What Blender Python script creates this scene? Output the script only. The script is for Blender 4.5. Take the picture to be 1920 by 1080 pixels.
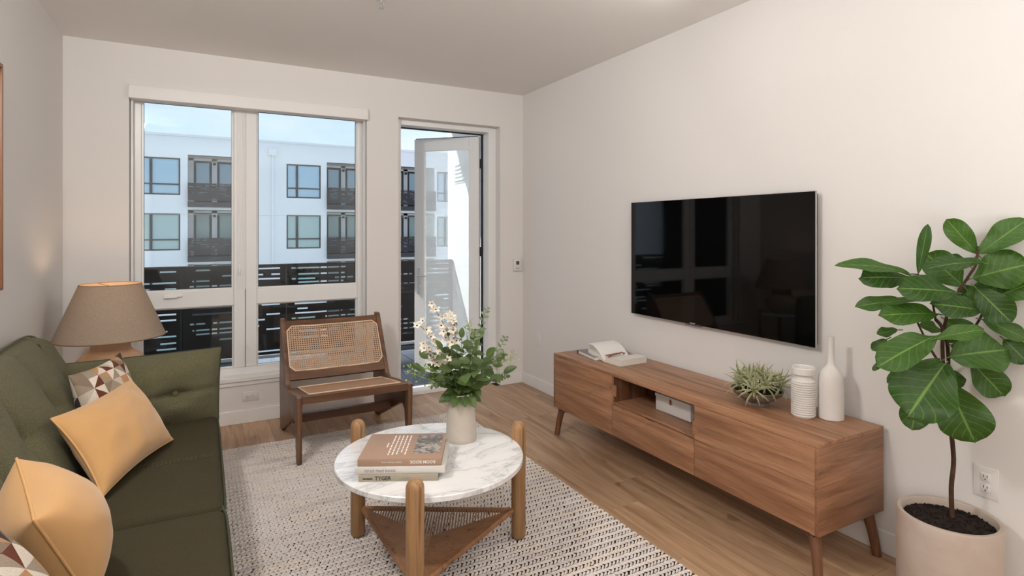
import bpy, bmesh, math, random
from math import sin, cos, pi, radians, atan2, hypot, sqrt
from mathutils import Vector, Matrix, noise
import numpy as np
for o in list(bpy.data.objects): bpy.data.objects.remove(o)
S = bpy.context.scene; C = S.collection
V = Vector
# ------------------------------------------------------------------ camera
cam = bpy.data.cameras.new('camera'); camo = bpy.data.objects.new('camera', cam); C.objects.link(camo)
cam.sensor_width = 36; cam.lens = 1067/1920*36; cam.shift_y = -108/1920; cam.clip_start = .02; cam.clip_end = 300
camo.location = (0,0,1.45); camo.rotation_euler = (pi/2,0,-math.atan(584/1067)); S.camera = camo
# ------------------------------------------------------------------ colour management, sky, sun, added fill lights
vs = S.view_settings; vs.view_transform = 'Standard'; vs.look = 'None'; vs.gamma = 1; vs.use_curve_mapping = False
vs.exposure = 0.12
w = bpy.data.worlds.new('world'); S.world = w; w.use_nodes = True
nt = w.node_tree; nt.nodes.clear()
def wn(t, **k):
    n = nt.nodes.new(t)
    for a, b in k.items(): setattr(n, a, b)
    return n
tc = wn('ShaderNodeTexCoord'); sx = wn('ShaderNodeSeparateXYZ'); nt.links.new(tc.outputs['Generated'], sx.inputs[0])
rp = wn('ShaderNodeValToRGB'); nt.links.new(sx.outputs['Z'], rp.inputs[0])
e = rp.color_ramp.elements; e[0].position = 0; e[0].color = (.66,.81,1.0,1); e[1].position = .75; e[1].color = (.40,.60,.96,1)
m_ = e.new(.28); m_.color = (.50,.70,.98,1)
nz = wn('ShaderNodeTexNoise'); nz.inputs['Scale'].default_value = 2.2; nz.inputs['Detail'].default_value = 5; nz.inputs['Roughness'].default_value = .55
mp = wn('ShaderNodeMapping'); mp.inputs['Scale'].default_value = (1,1,2.6); nt.links.new(tc.outputs['Generated'], mp.inputs[0]); nt.links.new(mp.outputs[0], nz.inputs[0])
cr = wn('ShaderNodeValToRGB'); nt.links.new(nz.outputs['Fac'], cr.inputs[0]); cr.color_ramp.elements[0].position = .42; cr.color_ramp.elements[1].position = .72
mx = wn('ShaderNodeMixRGB'); nt.links.new(cr.outputs[0], mx.inputs[0]); nt.links.new(rp.outputs[0], mx.inputs[1]); mx.inputs[2].default_value = (1,1,1,1)
bg = wn('ShaderNodeBackground'); bg.inputs['Strength'].default_value = 1.1; nt.links.new(mx.outputs[0], bg.inputs[0])
wo = wn('ShaderNodeOutputWorld'); nt.links.new(bg.outputs[0], wo.inputs[0])
sun = bpy.data.lights.new('sun', 'SUN'); sun.energy = 5.0; sun.angle = radians(.6); sun.color = (1,.97,.92)
suno = bpy.data.objects.new('sun', sun); C.objects.link(suno); suno.rotation_euler = V((.75,-.50,-.78)).to_track_quat('-Z','Y').to_euler()
def area(name, loc, size, power, color, rot=(0,0,0), sy=None):
    l = bpy.data.lights.new(name, 'AREA'); l.energy = power; l.color = color; l.size = size
    if sy: l.shape = 'RECTANGLE'; l.size_y = sy
    o = bpy.data.objects.new(name, l); C.objects.link(o); o.location = loc; o.rotation_euler = rot; return o
# unseen uplight added behind the camera to brighten the room off the ceiling
area('added_fill_uplight', (.50,-1.15,.85), 2.2, 118, (.975,.99,1), (pi+.14,0,0), 2.2)
def aim(loc, to): return (V(to)-V(loc)).to_track_quat('-Z','Y').to_euler()
area('added_fill_right', (2.25,1.9,2.70), .18, 11, (1,.985,.965), aim((2.25,1.9,2.70),(-.8,3.6,1.7)), .18)  # added fill light out of view, lifts the left wall
area('added_fill_left', (-.69,1.75,2.67), .36, 34, (1,.985,.965), aim((-.69,1.75,2.67),(2.7,3.9,1.6)), .2)  # added fill light out of view, brightens the right wall towards the corner
# ------------------------------------------------------------------ materials
def mat(name, col, rough=.6, spec=.5, metal=0, **k):
    m = bpy.data.materials.new(name); m.use_nodes = True; b = m.node_tree.nodes['Principled BSDF']
    b.inputs['Base Color'].default_value = (*col,1); b.inputs['Roughness'].default_value = rough
    b.inputs['Specular IOR Level'].default_value = spec; b.inputs['Metallic'].default_value = metal
    for a, v in k.items(): b.inputs[a.replace('_',' ')].default_value = v
    return m
class N:
    def __init__(s, m): s.t = m.node_tree; s.b = s.t.nodes['Principled BSDF']; s.tc = None
    def n(s, t, **k):
        x = s.t.nodes.new(t)
        for a, b in k.items():
            if a.startswith('_'): x.inputs[a[1:].replace('_',' ')].default_value = b
            else: setattr(x, a, b)
        return x
    def l(s, a, b): s.t.links.new(a, b)
    def co(s, kind='Object', scale=(1,1,1), rot=(0,0,0), rnd=False):
        c = s.n('ShaderNodeTexCoord').outputs[kind]
        if rnd:
            oi = s.n('ShaderNodeObjectInfo'); mu = s.n('ShaderNodeMath', operation='MULTIPLY'); mu.inputs[1].default_value = 37.
            s.l(oi.outputs['Random'], mu.inputs[0]); ad = s.n('ShaderNodeVectorMath', operation='ADD'); s.l(c, ad.inputs[0]); s.l(mu.outputs[0], ad.inputs[1]); c = ad.outputs[0]
        m = s.n('ShaderNodeMapping'); m.inputs['Scale'].default_value = scale; m.inputs['Rotation'].default_value = rot; s.l(c, m.inputs[0]); return m.outputs[0]
    def noise(s, vec, scale, detail=4, rough=.5, dist=0):
        x = s.n('ShaderNodeTexNoise'); x.inputs['Scale'].default_value = scale; x.inputs['Detail'].default_value = detail
        x.inputs['Roughness'].default_value = rough; x.inputs['Distortion'].default_value = dist; s.l(vec, x.inputs['Vector']); return x.outputs['Fac']
    def ramp(s, fac, stops, interp='LINEAR'):
        x = s.n('ShaderNodeValToRGB'); r = x.color_ramp; r.interpolation = interp
        while len(r.elements) < len(stops): r.elements.new(.5)
        for el, (p, c) in zip(r.elements, stops): el.position = p; el.color = (*c,1) if not isinstance(c, (int,float)) else (c,c,c,1)
        s.l(fac, x.inputs[0]); return x.outputs[0]
    def mix(s, f, a, b, bt='MIX'):
        x = s.n('ShaderNodeMixRGB', blend_type=bt)
        for i, q in enumerate((f, a, b)):
            if isinstance(q, (int,float)): x.inputs[i].default_value = q if i == 0 else (q,q,q,1)
            elif isinstance(q, tuple): x.inputs[i].default_value = (*q,1)
            else: s.l(q, x.inputs[i])
        return x.outputs[0]
    def math(s, op, a, b=0.):
        x = s.n('ShaderNodeMath', operation=op)
        for i, q in enumerate((a, b)):
            if isinstance(q, (int,float)): x.inputs[i].default_value = q
            else: s.l(q, x.inputs[i])
        return x.outputs[0]
    def col(s, c): s.l(c, s.b.inputs['Base Color'])
    def bump(s, h, strength=.3, dist=.002):
        x = s.n('ShaderNodeBump'); x.inputs['Strength'].default_value = strength; x.inputs['Distance'].default_value = dist
        s.l(h, x.inputs['Height']); s.l(x.outputs[0], s.b.inputs['Normal'])
def paint(name, col, rough=.75):
    m = mat(name, col, rough, .25); n = N(m); v = n.co('Object'); n.bump(n.noise(v, 220, 3), .06, .001)
    f = n.noise(v, .7, 2); n.col(n.mix(.04, col, n.ramp(f, [(0,.4),(1,.9)]), 'OVERLAY')); return m
def wood(name, c1, c2, c3, axis='Y', rough=.42, rnd=False, s=1., knots=0., spec=.4):
    m = mat(name, c2, rough, spec); n = N(m); i = 'XYZ'.index(axis)
    sc = [16*s]*3; sc[i] = 1.1*s; v = n.co('Object', tuple(sc), rnd=rnd)
    sc2 = [120*s]*3; sc2[i] = 3.4*s; v2 = n.co('Object', tuple(sc2), rnd=rnd)
    a = n.noise(v, 1.0, 5, .6, .8); b = n.noise(v2, 1.6, 6, .7, .3)
    base = n.ramp(a, [(.30,c1),(.5,c2),(.72,c3)])
    grain = n.ramp(b, [(.30,.50),(.45,.90),(.60,1.08)])
    c = n.mix(.85, base, grain, 'MULTIPLY')
    # scattered dark streaks
    sc3 = [30*s]*3; sc3[i] = 1.6*s; d = n.noise(n.co('Object', tuple(sc3), rnd=rnd), 1.0, 2, .5, .6)
    c = n.mix(1, c, n.ramp(d, [(.60,1.),(.69,.50)]), 'MULTIPLY')
    n.col(c); n.bump(b, .10, .0015); return m
def fabric(name, col, col2, scale=420, rough=.9, sheen=.25, bump=.5, dist=.0015):
    m = mat(name, col, rough, .2); n = N(m); v = n.co('Object')
    a = n.noise(v, scale, 3, .6); b = n.noise(v, 9, 3)
    x = n.n('ShaderNodeTexVoronoi'); x.inputs['Scale'].default_value = scale*.6; n.l(v, x.inputs['Vector'])
    n.col(n.mix(n.ramp(a, [(.35,0.),(.65,1.)]), col, col2)); n.bump(n.math('ADD', x.outputs['Distance'], a), bump, dist)
    n.b.inputs['Sheen Weight'].default_value = sheen; n.b.inputs['Sheen Roughness'].default_value = .5; return m
M = {}
M['wall'] = paint('warm_white_wall_paint', (.79,.755,.725))
M['ceiling'] = paint('ceiling_paint', (.90,.86,.82))
M['trim'] = mat('white_trim_paint', (.86,.83,.80), .4, .4)
M['pvc'] = mat('white_window_frame', (.86,.85,.835), .32, .45)
M['frameext'] = mat('dark_gasket', (.015,.014,.014), .6)
M['blind'] = mat('blind_cassette', (.88,.85,.82), .5)
M['plank'] = None
def plank_mat():
    m = mat('oak_plank', (.3,.19,.11), .36, .45); n = N(m)
    v = n.co('Object', (9,.8,9), rnd=True); v2 = n.co('Object', (75,2.2,75), rnd=True); v3 = n.co('Object', (7,1.5,7), rnd=True)
    a = n.noise(v, 1, 5, .6, 1.4); b = n.noise(v2, 1.4, 6, .7, .4); k = n.noise(v3, 1.3, 2, .5, 1.8)
    c = n.ramp(a, [(.32,(.34,.195,.105)),(.5,(.47,.295,.175)),(.7,(.60,.405,.26))])
    c = n.mix(.75, c, n.ramp(b, [(.3,.55),(.5,.95),(.7,1.06)]), 'MULTIPLY')
    c = n.mix(1, c, n.ramp(k, [(.66,1.),(.74,.62)]), 'MULTIPLY')
    oi = n.n('ShaderNodeObjectInfo'); c = n.mix(1, c, n.ramp(oi.outputs['Random'], [(0,(.86,.86,.86)),(.5,(.98,.98,.97)),(1,(1.1,1.08,1.05))]), 'MULTIPLY')
    n.col(c); n.bump(b, .12, .001); return m
M['plank'] = plank_mat()
M['sub'] = mat('subfloor', (.05,.035,.02), .9)
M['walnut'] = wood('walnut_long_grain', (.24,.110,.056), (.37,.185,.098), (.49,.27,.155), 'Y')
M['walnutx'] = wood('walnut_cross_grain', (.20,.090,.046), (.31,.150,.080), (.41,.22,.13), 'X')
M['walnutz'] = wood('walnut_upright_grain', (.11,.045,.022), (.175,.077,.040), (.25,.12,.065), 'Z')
M['chairwood'] = wood('dark_walnut', (.085,.038,.018), (.155,.074,.038), (.23,.12,.065), 'Z', .38)
M['chairwoodx'] = wood('dark_walnut_rail', (.085,.038,.018), (.155,.074,.038), (.23,.12,.065), 'X', .38)
M['oak'] = wood('honey_oak', (.28,.145,.062), (.40,.225,.105), (.50,.31,.16), 'Z', .45)
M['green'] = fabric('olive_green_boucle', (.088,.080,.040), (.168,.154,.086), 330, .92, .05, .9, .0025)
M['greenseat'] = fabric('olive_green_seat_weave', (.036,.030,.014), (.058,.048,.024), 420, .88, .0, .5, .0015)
M['greenpipe'] = mat('olive_piping', (.045,.048,.022), .8)
M['mustard'] = fabric('mustard_velvet', (.60,.335,.130), (.64,.36,.148), 500, .75, .35, .12, .0006)
M['mustpipe'] = mat('mustard_piping', (.68,.39,.16), .7)
def tri_mat():
    m = mat('triangle_patchwork', (.6,.5,.4), .9, .2); n = N(m)
    v = n.n('ShaderNodeTexCoord').outputs['UV']; sp = n.n('ShaderNodeSeparateXYZ')
    mp = n.n('ShaderNodeMapping'); mp.inputs['Scale'].default_value = (7,7,7); n.l(v, mp.inputs[0]); n.l(mp.outputs[0], sp.inputs[0])
    U, W = sp.outputs[0], sp.outputs[1]
    iu, iw = n.math('FLOOR', U), n.math('FLOOR', W); fu, fw = n.math('FRACT', U), n.math('FRACT', W)
    par = n.math('MODULO', n.math('ADD', iu, iw), 2.)          # alternate diagonal direction -> pinwheels
    fu2 = n.math('ABSOLUTE', n.math('SUBTRACT', fu, par))
    side = n.math('GREATER_THAN', fu2, fw)
    cv = n.n('ShaderNodeCombineXYZ'); n.l(iu, cv.inputs[0]); n.l(iw, cv.inputs[1]); n.l(side, cv.inputs[2])
    wnz = n.n('ShaderNodeTexWhiteNoise', noise_dimensions='3D'); n.l(cv.outputs[0], wnz.inputs['Vector'])
    c = n.ramp(wnz.outputs['Value'], [(0,(.68,.60,.50)),(.20,(.33,.265,.195)),(.38,(.72,.64,.55)),(.52,(.46,.25,.12)),(.66,(.24,.18,.13)),(.76,(.13,.042,.022)),(.85,(.055,.04,.038)),(.92,(.55,.47,.38))], 'CONSTANT')
    ob = n.co('Object'); f = n.noise(ob, 300, 3); n.col(n.mix(.6, c, n.ramp(f, [(.3,.7),(.7,1.1)]), 'MULTIPLY')); n.bump(f, .5, .001); return m
M['tri'] = tri_mat()
def linen(name, c1, c2, trans=0):
    m = mat(name, c1, .9, .1); n = N(m)
    a = n.noise(n.co('Object', (1,1,12)), 90, 3); b = n.noise(n.co('Object', (3,3,.5)), 120, 3)
    n.col(n.mix(n.ramp(n.math('MULTIPLY', a, b), [(.12,0.),(.36,1.)]), c1, c2)); n.bump(n.math('ADD', a, b), .4, .001)
    if trans:
        t = n.n('ShaderNodeBsdfTranslucent'); t.inputs[0].default_value = (*c2,1); mx = n.n('ShaderNodeMixShader'); mx.inputs[0].default_value = trans
        out = n.t.nodes['Material Output']; n.l(n.b.outputs[0], mx.inputs[1]); n.l(t.outputs[0], mx.inputs[2]); n.l(mx.outputs[0], out.inputs[0])
    return m
M['shade'] = linen('linen_lampshade', (.36,.275,.205), (.52,.42,.33), .25)
def stone(name, c1, c2, scale=6, rough=.8, bump=.25, fine=180):
    m = mat(name, c1, rough, .3); n = N(m); v = n.co('Object'); a = n.noise(v, scale, 5, .6, .8); b = n.noise(v, fine, 3)
    n.col(n.mix(n.ramp(a, [(.35,0.),(.65,1.)]), c1, c2)); n.bump(n.math('ADD', n.math('MULTIPLY', a, .4), b), bump, .001); return m
M['sandstone'] = stone('sandy_ceramic', (.46,.34,.25), (.58,.45,.34), 7, .9, .8, 130)
M['potmat'] = stone('pink_beige_clay', (.45,.36,.295), (.53,.445,.38), 3.5, .65, .1, 90)
M['vasebeige'] = stone('cream_stone_vase', (.50,.44,.375), (.58,.515,.445), 5, .55, .1, 60)
M['whiteclay'] = stone('matte_white_ceramic', (.76,.72,.68), (.82,.78,.74), 4, .7, .12, 200)
M['greyclay'] = stone('grey_brown_bowl_glaze', (.12,.095,.075), (.26,.22,.18), 14, .35, .2, 60)
M['soil'] = stone('dark_potting_soil', (.007,.004,.003), (.028,.016,.011), 60, 1, 1, 260)
def marble():
    m = mat('white_marble', (.85,.83,.8), .16, .5); n = N(m); v = n.co('Object', (1,1.5,1), (0,0,.5))
    d = n.noise(v, 2.2, 6, .6, 1.2); e_ = n.noise(n.co('Object', (1,2.1,1), (0,0,.5)), 3.2, 7, .66, 1.4)
    ve = n.ramp(n.math('ABSOLUTE', n.math('SUBTRACT', d, .5)), [(0,(.60,.595,.60)),(.012,(.76,.755,.755)),(.04,(.85,.84,.83)),(.12,(.87,.855,.84))])
    pat = n.ramp(e_, [(.50,(1,1,1)),(.585,(.90,.895,.90)),(.645,(.68,.68,.69)),(.665,(.40,.40,.41)),(.69,(.72,.72,.73)),(.76,(.88,.88,.88))])
    n.col(n.mix(.9, ve, pat, 'MULTIPLY')); return m
M['marble'] = marble()
M['leather'] = wood('tan_cord_weave', (.25,.115,.050), (.32,.155,.070), (.38,.20,.10), 'Z', .55)
M['cord'] = mat('tan_cord', (.27,.135,.062), .6)
M['cane'] = mat('natural_cane', (.82,.58,.40), .5, .35)
M['rug'] = None
def rug_mat():
    m = mat('woven_wool', (.5,.44,.4), .95, .1); n = N(m); v = n.co('Object'); a = n.noise(n.co('Object', (1,7,1)), 2.2, 4); f = n.noise(v, 260, 3)
    c = n.ramp(a, [(.3,(.68,.60,.55)),(.5,(.80,.735,.69)),(.7,(.80,.69,.58))]); n.col(n.mix(.7, c, n.ramp(f, [(.3,.72),(.7,1.08)]), 'MULTIPLY')); n.bump(f, .6, .001); return m
M['rug'] = rug_mat(); M['rugbase'] = mat('dark_rug_warp', (.016,.010,.009), 1, .1)
M['tv'] = mat('black_tv_screen', (.0022,.0022,.0024), .035, .32); M['tvbody'] = mat('tv_housing', (.02,.02,.021), .4)
M['silver'] = mat('silver_edge', (.55,.54,.53), .3, .5, .8); M['brass'] = mat('aged_brass', (.30,.22,.12), .4, .5, 1)
M['plastic'] = mat('white_plastic', (.78,.75,.72), .35); M['slot'] = mat('dark_slot', (.03,.028,.026), .7)
M['screen_grey'] = mat('thermostat_display', (.06,.065,.065), .2)
M['page'] = mat('cream_paper', (.74,.69,.62), .8); M['pagew'] = mat('white_paper', (.80,.77,.73), .75)
M['coverbrown'] = mat('tan_book_cover', (.38,.245,.170), .55); M['coverwhite'] = mat('white_book_cover', (.66,.63,.59), .5)
M['covertaupe'] = mat('taupe_book_cover', (.36,.315,.24), .6); M['covergrey'] = mat('grey_book_cover', (.25,.245,.25), .6)
M['inkw'] = mat('white_print', (.82,.76,.70), .6); M['inkb'] = mat('black_print', (.012,.01,.01), .6); M['inkg'] = mat('grey_print', (.23,.21,.19), .6); M['inkf'] = mat('faint_print', (.31,.27,.205), .6)
M['tan_leather'] = mat('brown_leather_strap', (.27,.085,.045), .5)
M['metalframe'] = mat('white_metal_rail', (.75,.75,.75), .35, .5, .2)
M['rail'] = mat('dark_bronze_panel', (.026,.020,.019), .5, .4)
M['deck'] = mat('dark_balcony_deck', (.045,.055,.075), .22, .5)
M['stucco'] = paint('white_stucco', (.80,.80,.79), .85); M['stucco2'] = paint('beige_soffit', (.62,.58,.52), .85)
M['darkframe'] = mat('dark_window_frame', (.025,.024,.026), .45); M['farpane'] = mat('blue_grey_pane', (.36,.52,.62), .06, .9)
M['fartint'] = mat('green_grey_pane', (.36,.48,.46), .08, .7)
M['curtain'] = mat('pale_curtain', (.62,.66,.66), .9)
M['asphalt'] = stone('courtyard_paving', (.42,.41,.40), (.52,.51,.50), 1, .95, .1, 20)
M['bulb'] = mat('warm_bulb', (1,.8,.55), .5); M['bulb'].node_tree.nodes['Principled BSDF'].inputs['Emission Color'].default_value = (1,.62,.32,1); M['bulb'].node_tree.nodes['Principled BSDF'].inputs['Emission Strength'].default_value = 6
def glass(name, veil=0., tint=(.93,.97,.97)):
    m = bpy.data.materials.new(name); m.use_nodes = True; t = m.node_tree; t.nodes.clear()
    out = t.nodes.new('ShaderNodeOutputMaterial'); tr = t.nodes.new('ShaderNodeBsdfTransparent'); tr.inputs[0].default_value = (*tint,1)
    gl = t.nodes.new('ShaderNodeBsdfGlossy'); gl.inputs['Roughness'].default_value = .01; fr = t.nodes.new('ShaderNodeFresnel'); fr.inputs[0].default_value = 1.45
    mx = t.nodes.new('ShaderNodeMixShader'); t.links.new(fr.outputs[0], mx.inputs[0]); t.links.new(tr.outputs[0], mx.inputs[1]); t.links.new(gl.outputs[0], mx.inputs[2]); last = mx.outputs[0]
    if veil:
        d = t.nodes.new('ShaderNodeBsdfTranslucent'); d.inputs[0].default_value = (.95,.95,.95,1); d2 = t.nodes.new('ShaderNodeBsdfDiffuse'); d2.inputs[0].default_value = (.95,.95,.95,1)
        a = t.nodes.new('ShaderNodeAddShader'); t.links.new(d.outputs[0], a.inputs[0]); t.links.new(d2.outputs[0], a.inputs[1])
        m2 = t.nodes.new('ShaderNodeMixShader'); m2.inputs[0].default_value = veil; t.links.new(last, m2.inputs[1]); t.links.new(a.outputs[0], m2.inputs[2]); last = m2.outputs[0]
    t.links.new(last, out.inputs[0]); return m
M['glass'] = glass('window_glass'); M['doorglass'] = glass('glare_veiled_door_glass', .20)  # door pane whitened: bright veiling glare put into the glass colour
def leafmat(name, c1, c2, vein, back=None, period=9., rough=.42, vw=.035, side=.5):
    m = mat(name, c1, rough, .4); n = N(m); uv = n.n('ShaderNodeTexCoord').outputs['UV']; sp = n.n('ShaderNodeSeparateXYZ'); n.l(uv, sp.inputs[0])
    u = n.math('ABSOLUTE', n.math('SUBTRACT', sp.outputs[0], .5))                       # 0 at the midrib .. .5 at the edge
    a = n.math('SUBTRACT', sp.outputs[1], n.math('MULTIPLY', u, .55)); fr = n.math('ABSOLUTE', n.math('SUBTRACT', n.math('FRACT', n.math('MULTIPLY', a, period)), .5))
    sv = n.ramp(fr, [(0,1.),(.07,0.)]); mid = n.ramp(u, [(0,1.),(vw,0.)])
    v = n.math('MAXIMUM', mid, n.math('MULTIPLY', sv, side))
    oi = n.n('ShaderNodeObjectInfo'); f = n.noise(n.co('Object'), 14, 3)
    base = n.mix(n.ramp(n.math('ADD', n.math('MULTIPLY', f, .6), n.math('MULTIPLY', oi.outputs['Random'], .5)), [(.3,0.),(.8,1.)]), c1, c2)
    n.col(n.mix(v, base, vein)); n.bump(n.math('SUBTRACT', 1., v), .5, .002)
    n.b.inputs['Subsurface Weight'].default_value = 0
    t = n.n('ShaderNodeBsdfTranslucent'); t.inputs[0].default_value = (c2[0]*1.6,c2[1]*1.8,c2[2],1); mx = n.n('ShaderNodeMixShader'); mx.inputs[0].default_value = .18
    n.l(n.b.outputs[0], mx.inputs[1]); n.l(t.outputs[0], mx.inputs[2]); n.l(mx.outputs[0], n.t.nodes['Material Output'].inputs[0]); return m
M['figleaf'] = leafmat('fig_leaf', (.020,.060,.008), (.056,.132,.018), (.20,.36,.07), period=7.5)
M['leaf'] = leafmat('bouquet_leaf', (.045,.082,.022), (.105,.160,.050), (.17,.23,.08), period=8, side=.2)
M['lightleaf'] = leafmat('pale_green_leaf', (.26,.36,.08), (.40,.50,.16), (.4,.5,.2), side=0)
M['eucal'] = leafmat('eucalyptus_leaf', (.10,.145,.075), (.19,.24,.13), (.25,.3,.18), side=0)
M['spike'] = leafmat('striped_spike_leaf', (.47,.47,.28), (.54,.53,.34), (.060,.085,.022), side=0, vw=.30)
M['petal'] = mat('cream_petal', (.78,.72,.62), .6); M['flowereye'] = mat('dark_flower_centre', (.05,.03,.012), .8)
M['bark'] = stone('brown_bark', (.045,.022,.012), (.085,.045,.026), 30, .9, .6, 90); M['twig'] = mat('dark_twig', (.045,.03,.02), .8); M['greenstem'] = mat('green_stem', (.12,.17,.05), .6)
M['canvas'] = mat('cream_canvas', (.66,.60,.52), .9); M['frame'] = mat('orange_brown_frame', (.30,.13,.06), .45)
# ------------------------------------------------------------------ object helpers
ORG = {}
def empty(name, loc, label, cat, group=None):
    o = bpy.data.objects.new(name, None); C.objects.link(o); o.location = loc; o.empty_display_size = .05; ORG[o.name] = V(loc)
    o['label'] = label; o['category'] = cat
    if group: o['group'] = group
    return o
def tag(o, label, cat, group=None):
    o['label'] = label; o['category'] = cat
    if group: o['group'] = group
    return o
def link(name, me, m, parent=None, label=None, smooth=35, recenter=True):
    if m: me.materials.append(m if not isinstance(m, str) else M[m])
    o = bpy.data.objects.new(name, me); C.objects.link(o)
    c = V((0,0,0))
    if recenter and len(me.vertices):
        co = np.empty(len(me.vertices)*3, np.float32); me.vertices.foreach_get('co', co); co = co.reshape(-1,3)
        lo, hi = co.min(0), co.max(0); c = V(((lo[0]+hi[0])/2, (lo[1]+hi[1])/2, lo[2])); co -= np.array(c, np.float32); me.vertices.foreach_set('co', co.ravel())
    ORG[o.name] = c
    if parent: o.parent = parent; o.location = c-ORG[parent.name]
    else: o.location = c
    if smooth:
        me.polygons.foreach_set('use_smooth', [True]*len(me.polygons)); me.set_sharp_from_angle(angle=radians(smooth))
    me.update()
    if label: o['label'] = label
    return o
def obj(name, bm, m, parent=None, label=None, smooth=35):
    bmesh.ops.recalc_face_normals(bm, faces=bm.faces)
    me = bpy.data.meshes.new(name); bm.to_mesh(me); bm.free(); return link(name, me, m, parent, label, smooth)
def struct(name, bm, m, parent=None, smooth=0):
    o = obj(name, bm, m, parent, None, smooth)
    if not parent: o['kind'] = 'structure'
    return o
def B(): return bmesh.new()
def box(bm, x0, x1, y0, y1, z0, z1, bev=0, seg=2, R=None):
    mtx = Matrix.Translation(((x0+x1)/2,(y0+y1)/2,(z0+z1)/2)) @ Matrix.Diagonal((abs(x1-x0),abs(y1-y0),abs(z1-z0),1))
    r = bmesh.ops.create_cube(bm, size=1, matrix=(R @ mtx) if R else mtx); vs_ = r['verts']
    if bev:
        es = list({e_ for v in vs_ for e_ in v.link_edges}); bmesh.ops.bevel(bm, geom=es, offset=bev, segments=seg, affect='EDGES', profile=.5)
    return bm
def pbox(name, d, m, parent=None, bev=.003, label=None, R=None, seg=2): return obj(name, box(B(), *d, bev=bev, R=R, seg=seg), m, parent, label)
def prism(bm, pts, x0, x1, axis='X', bev=0):
    """polygon pts extruded along an axis; for X pts are (y,z), for Y (x,z), for Z (x,y)"""
    def P(a, q): return {'X':(q,a[0],a[1]), 'Y':(a[0],q,a[1]), 'Z':(a[0],a[1],q)}[axis]
    f = [bm.verts.new(P(a,x0)) for a in pts]; g = [bm.verts.new(P(a,x1)) for a in pts]
    fs = [bm.faces.new(f), bm.faces.new(g[::-1])]; n_ = len(pts)
    for i in range(n_): fs.append(bm.faces.new((f[i],g[i],g[(i+1)%n_],f[(i+1)%n_])))
    if bev:
        es = list({e_ for q in fs[:2] for e_ in q.edges}); bmesh.ops.recalc_face_normals(bm, faces=bm.faces); bmesh.ops.bevel(bm, geom=es, offset=bev, segments=2, affect='EDGES', profile=.5)
    return bm
def lathe(bm, prof, c, n=40, close=True):
    rings = []
    for r, z in prof:
        if r < 1e-5: rings.append([bm.verts.new((c[0],c[1],c[2]+z))])
        else: rings.append([bm.verts.new((c[0]+r*cos(2*pi*i/n), c[1]+r*sin(2*pi*i/n), c[2]+z)) for i in range(n)])
    for a, b in zip(rings, rings[1:]):
        for i in range(n):
            j = (i+1)%n
            if len(a) == 1 and len(b) == 1: continue
            if len(a) == 1: bm.faces.new((a[0],b[j],b[i]))
            elif len(b) == 1: bm.faces.new((a[i],a[j],b[0]))
            else: bm.faces.new((a[i],a[j],b[j],b[i]))
    return bm
def tube(bm, pts, r, n=8, r1=None, cap=True):
    pts = [V(p) for p in pts]; r1 = r if r1 is None else r1; rings = []; up = None
    for i, p in enumerate(pts):
        d = (pts[min(i+1,len(pts)-1)]-pts[max(i-1,0)]).normalized()
        if up is None: up = d.orthogonal().normalized()
        up = (up-d*up.dot(d)).normalized(); s = d.cross(up); rr = r+(r1-r)*i/(len(pts)-1)
        rings.append([bm.verts.new(p+(up*cos(2*pi*k/n)+s*sin(2*pi*k/n))*rr) for k in range(n)])
    for a, b in zip(rings, rings[1:]):
        for k in range(n): bm.faces.new((a[k],a[(k+1)%n],b[(k+1)%n],b[k]))
    if cap: bm.faces.new(rings[0][::-1]); bm.faces.new(rings[-1])
    return bm
def smooth_path(pts, k=6):
    pts = [V(p) for p in pts]; out = []
    for i in range(len(pts)-1):
        p0, p1, p2, p3 = pts[max(i-1,0)], pts[i], pts[i+1], pts[min(i+2,len(pts)-1)]
        for j in range(k):
            t = j/k; out.append(.5*((2*p1)+(p2-p0)*t+(2*p0-5*p1+4*p2-p3)*t*t+(3*p1-p0-3*p2+p3)*t**3))
    return out+[pts[-1]]
def holes(bm, a0, a1, z0, z1, y0, y1, ops, axis='X'):
    """a wall slab between y0 and y1 with rectangular openings (a0,a1,z0,z1)"""
    A = sorted({a0,a1,*[o[0] for o in ops],*[o[1] for o in ops]}); Zs = sorted({z0,z1,*[o[2] for o in ops],*[o[3] for o in ops]})
    A = [a for a in A if a0 <= a <= a1]; Zs = [z for z in Zs if z0 <= z <= z1]; full = [[True]*(len(Zs)-1) for _ in A[:-1]]
    for i in range(len(A)-1):
        for j in range(len(Zs)-1):
            ca, cz = (A[i]+A[i+1])/2, (Zs[j]+Zs[j+1])/2
            if any(o[0] < ca < o[1] and o[2] < cz < o[3] for o in ops): full[i][j] = False
    P = (lambda a,y,z: (a,y,z)) if axis == 'X' else (lambda a,y,z: (y,a,z)); ca = {}
    def vt(*k):
        if k not in ca: ca[k] = bm.verts.new(P(*k))
        return ca[k]
    def F(*q): bm.faces.new([vt(*x) for x in q])
    ok = lambda i,j: 0 <= i < len(A)-1 and 0 <= j < len(Zs)-1 and full[i][j]
    for i in range(len(A)-1):
        for j in range(len(Zs)-1):
            if not full[i][j]: continue
            p, q, r, s = A[i], A[i+1], Zs[j], Zs[j+1]
            for y in (y0, y1): F((p,y,r),(q,y,r),(q,y,s),(p,y,s))
            if not ok(i-1,j): F((p,y0,r),(p,y1,r),(p,y1,s),(p,y0,s))
            if not ok(i+1,j): F((q,y0,r),(q,y1,r),(q,y1,s),(q,y0,s))
            if not ok(i,j-1): F((p,y0,r),(q,y0,r),(q,y1,r),(p,y1,r))
            if not ok(i,j+1): F((p,y0,s),(q,y0,s),(q,y1,s),(p,y1,s))
    return bm
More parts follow.
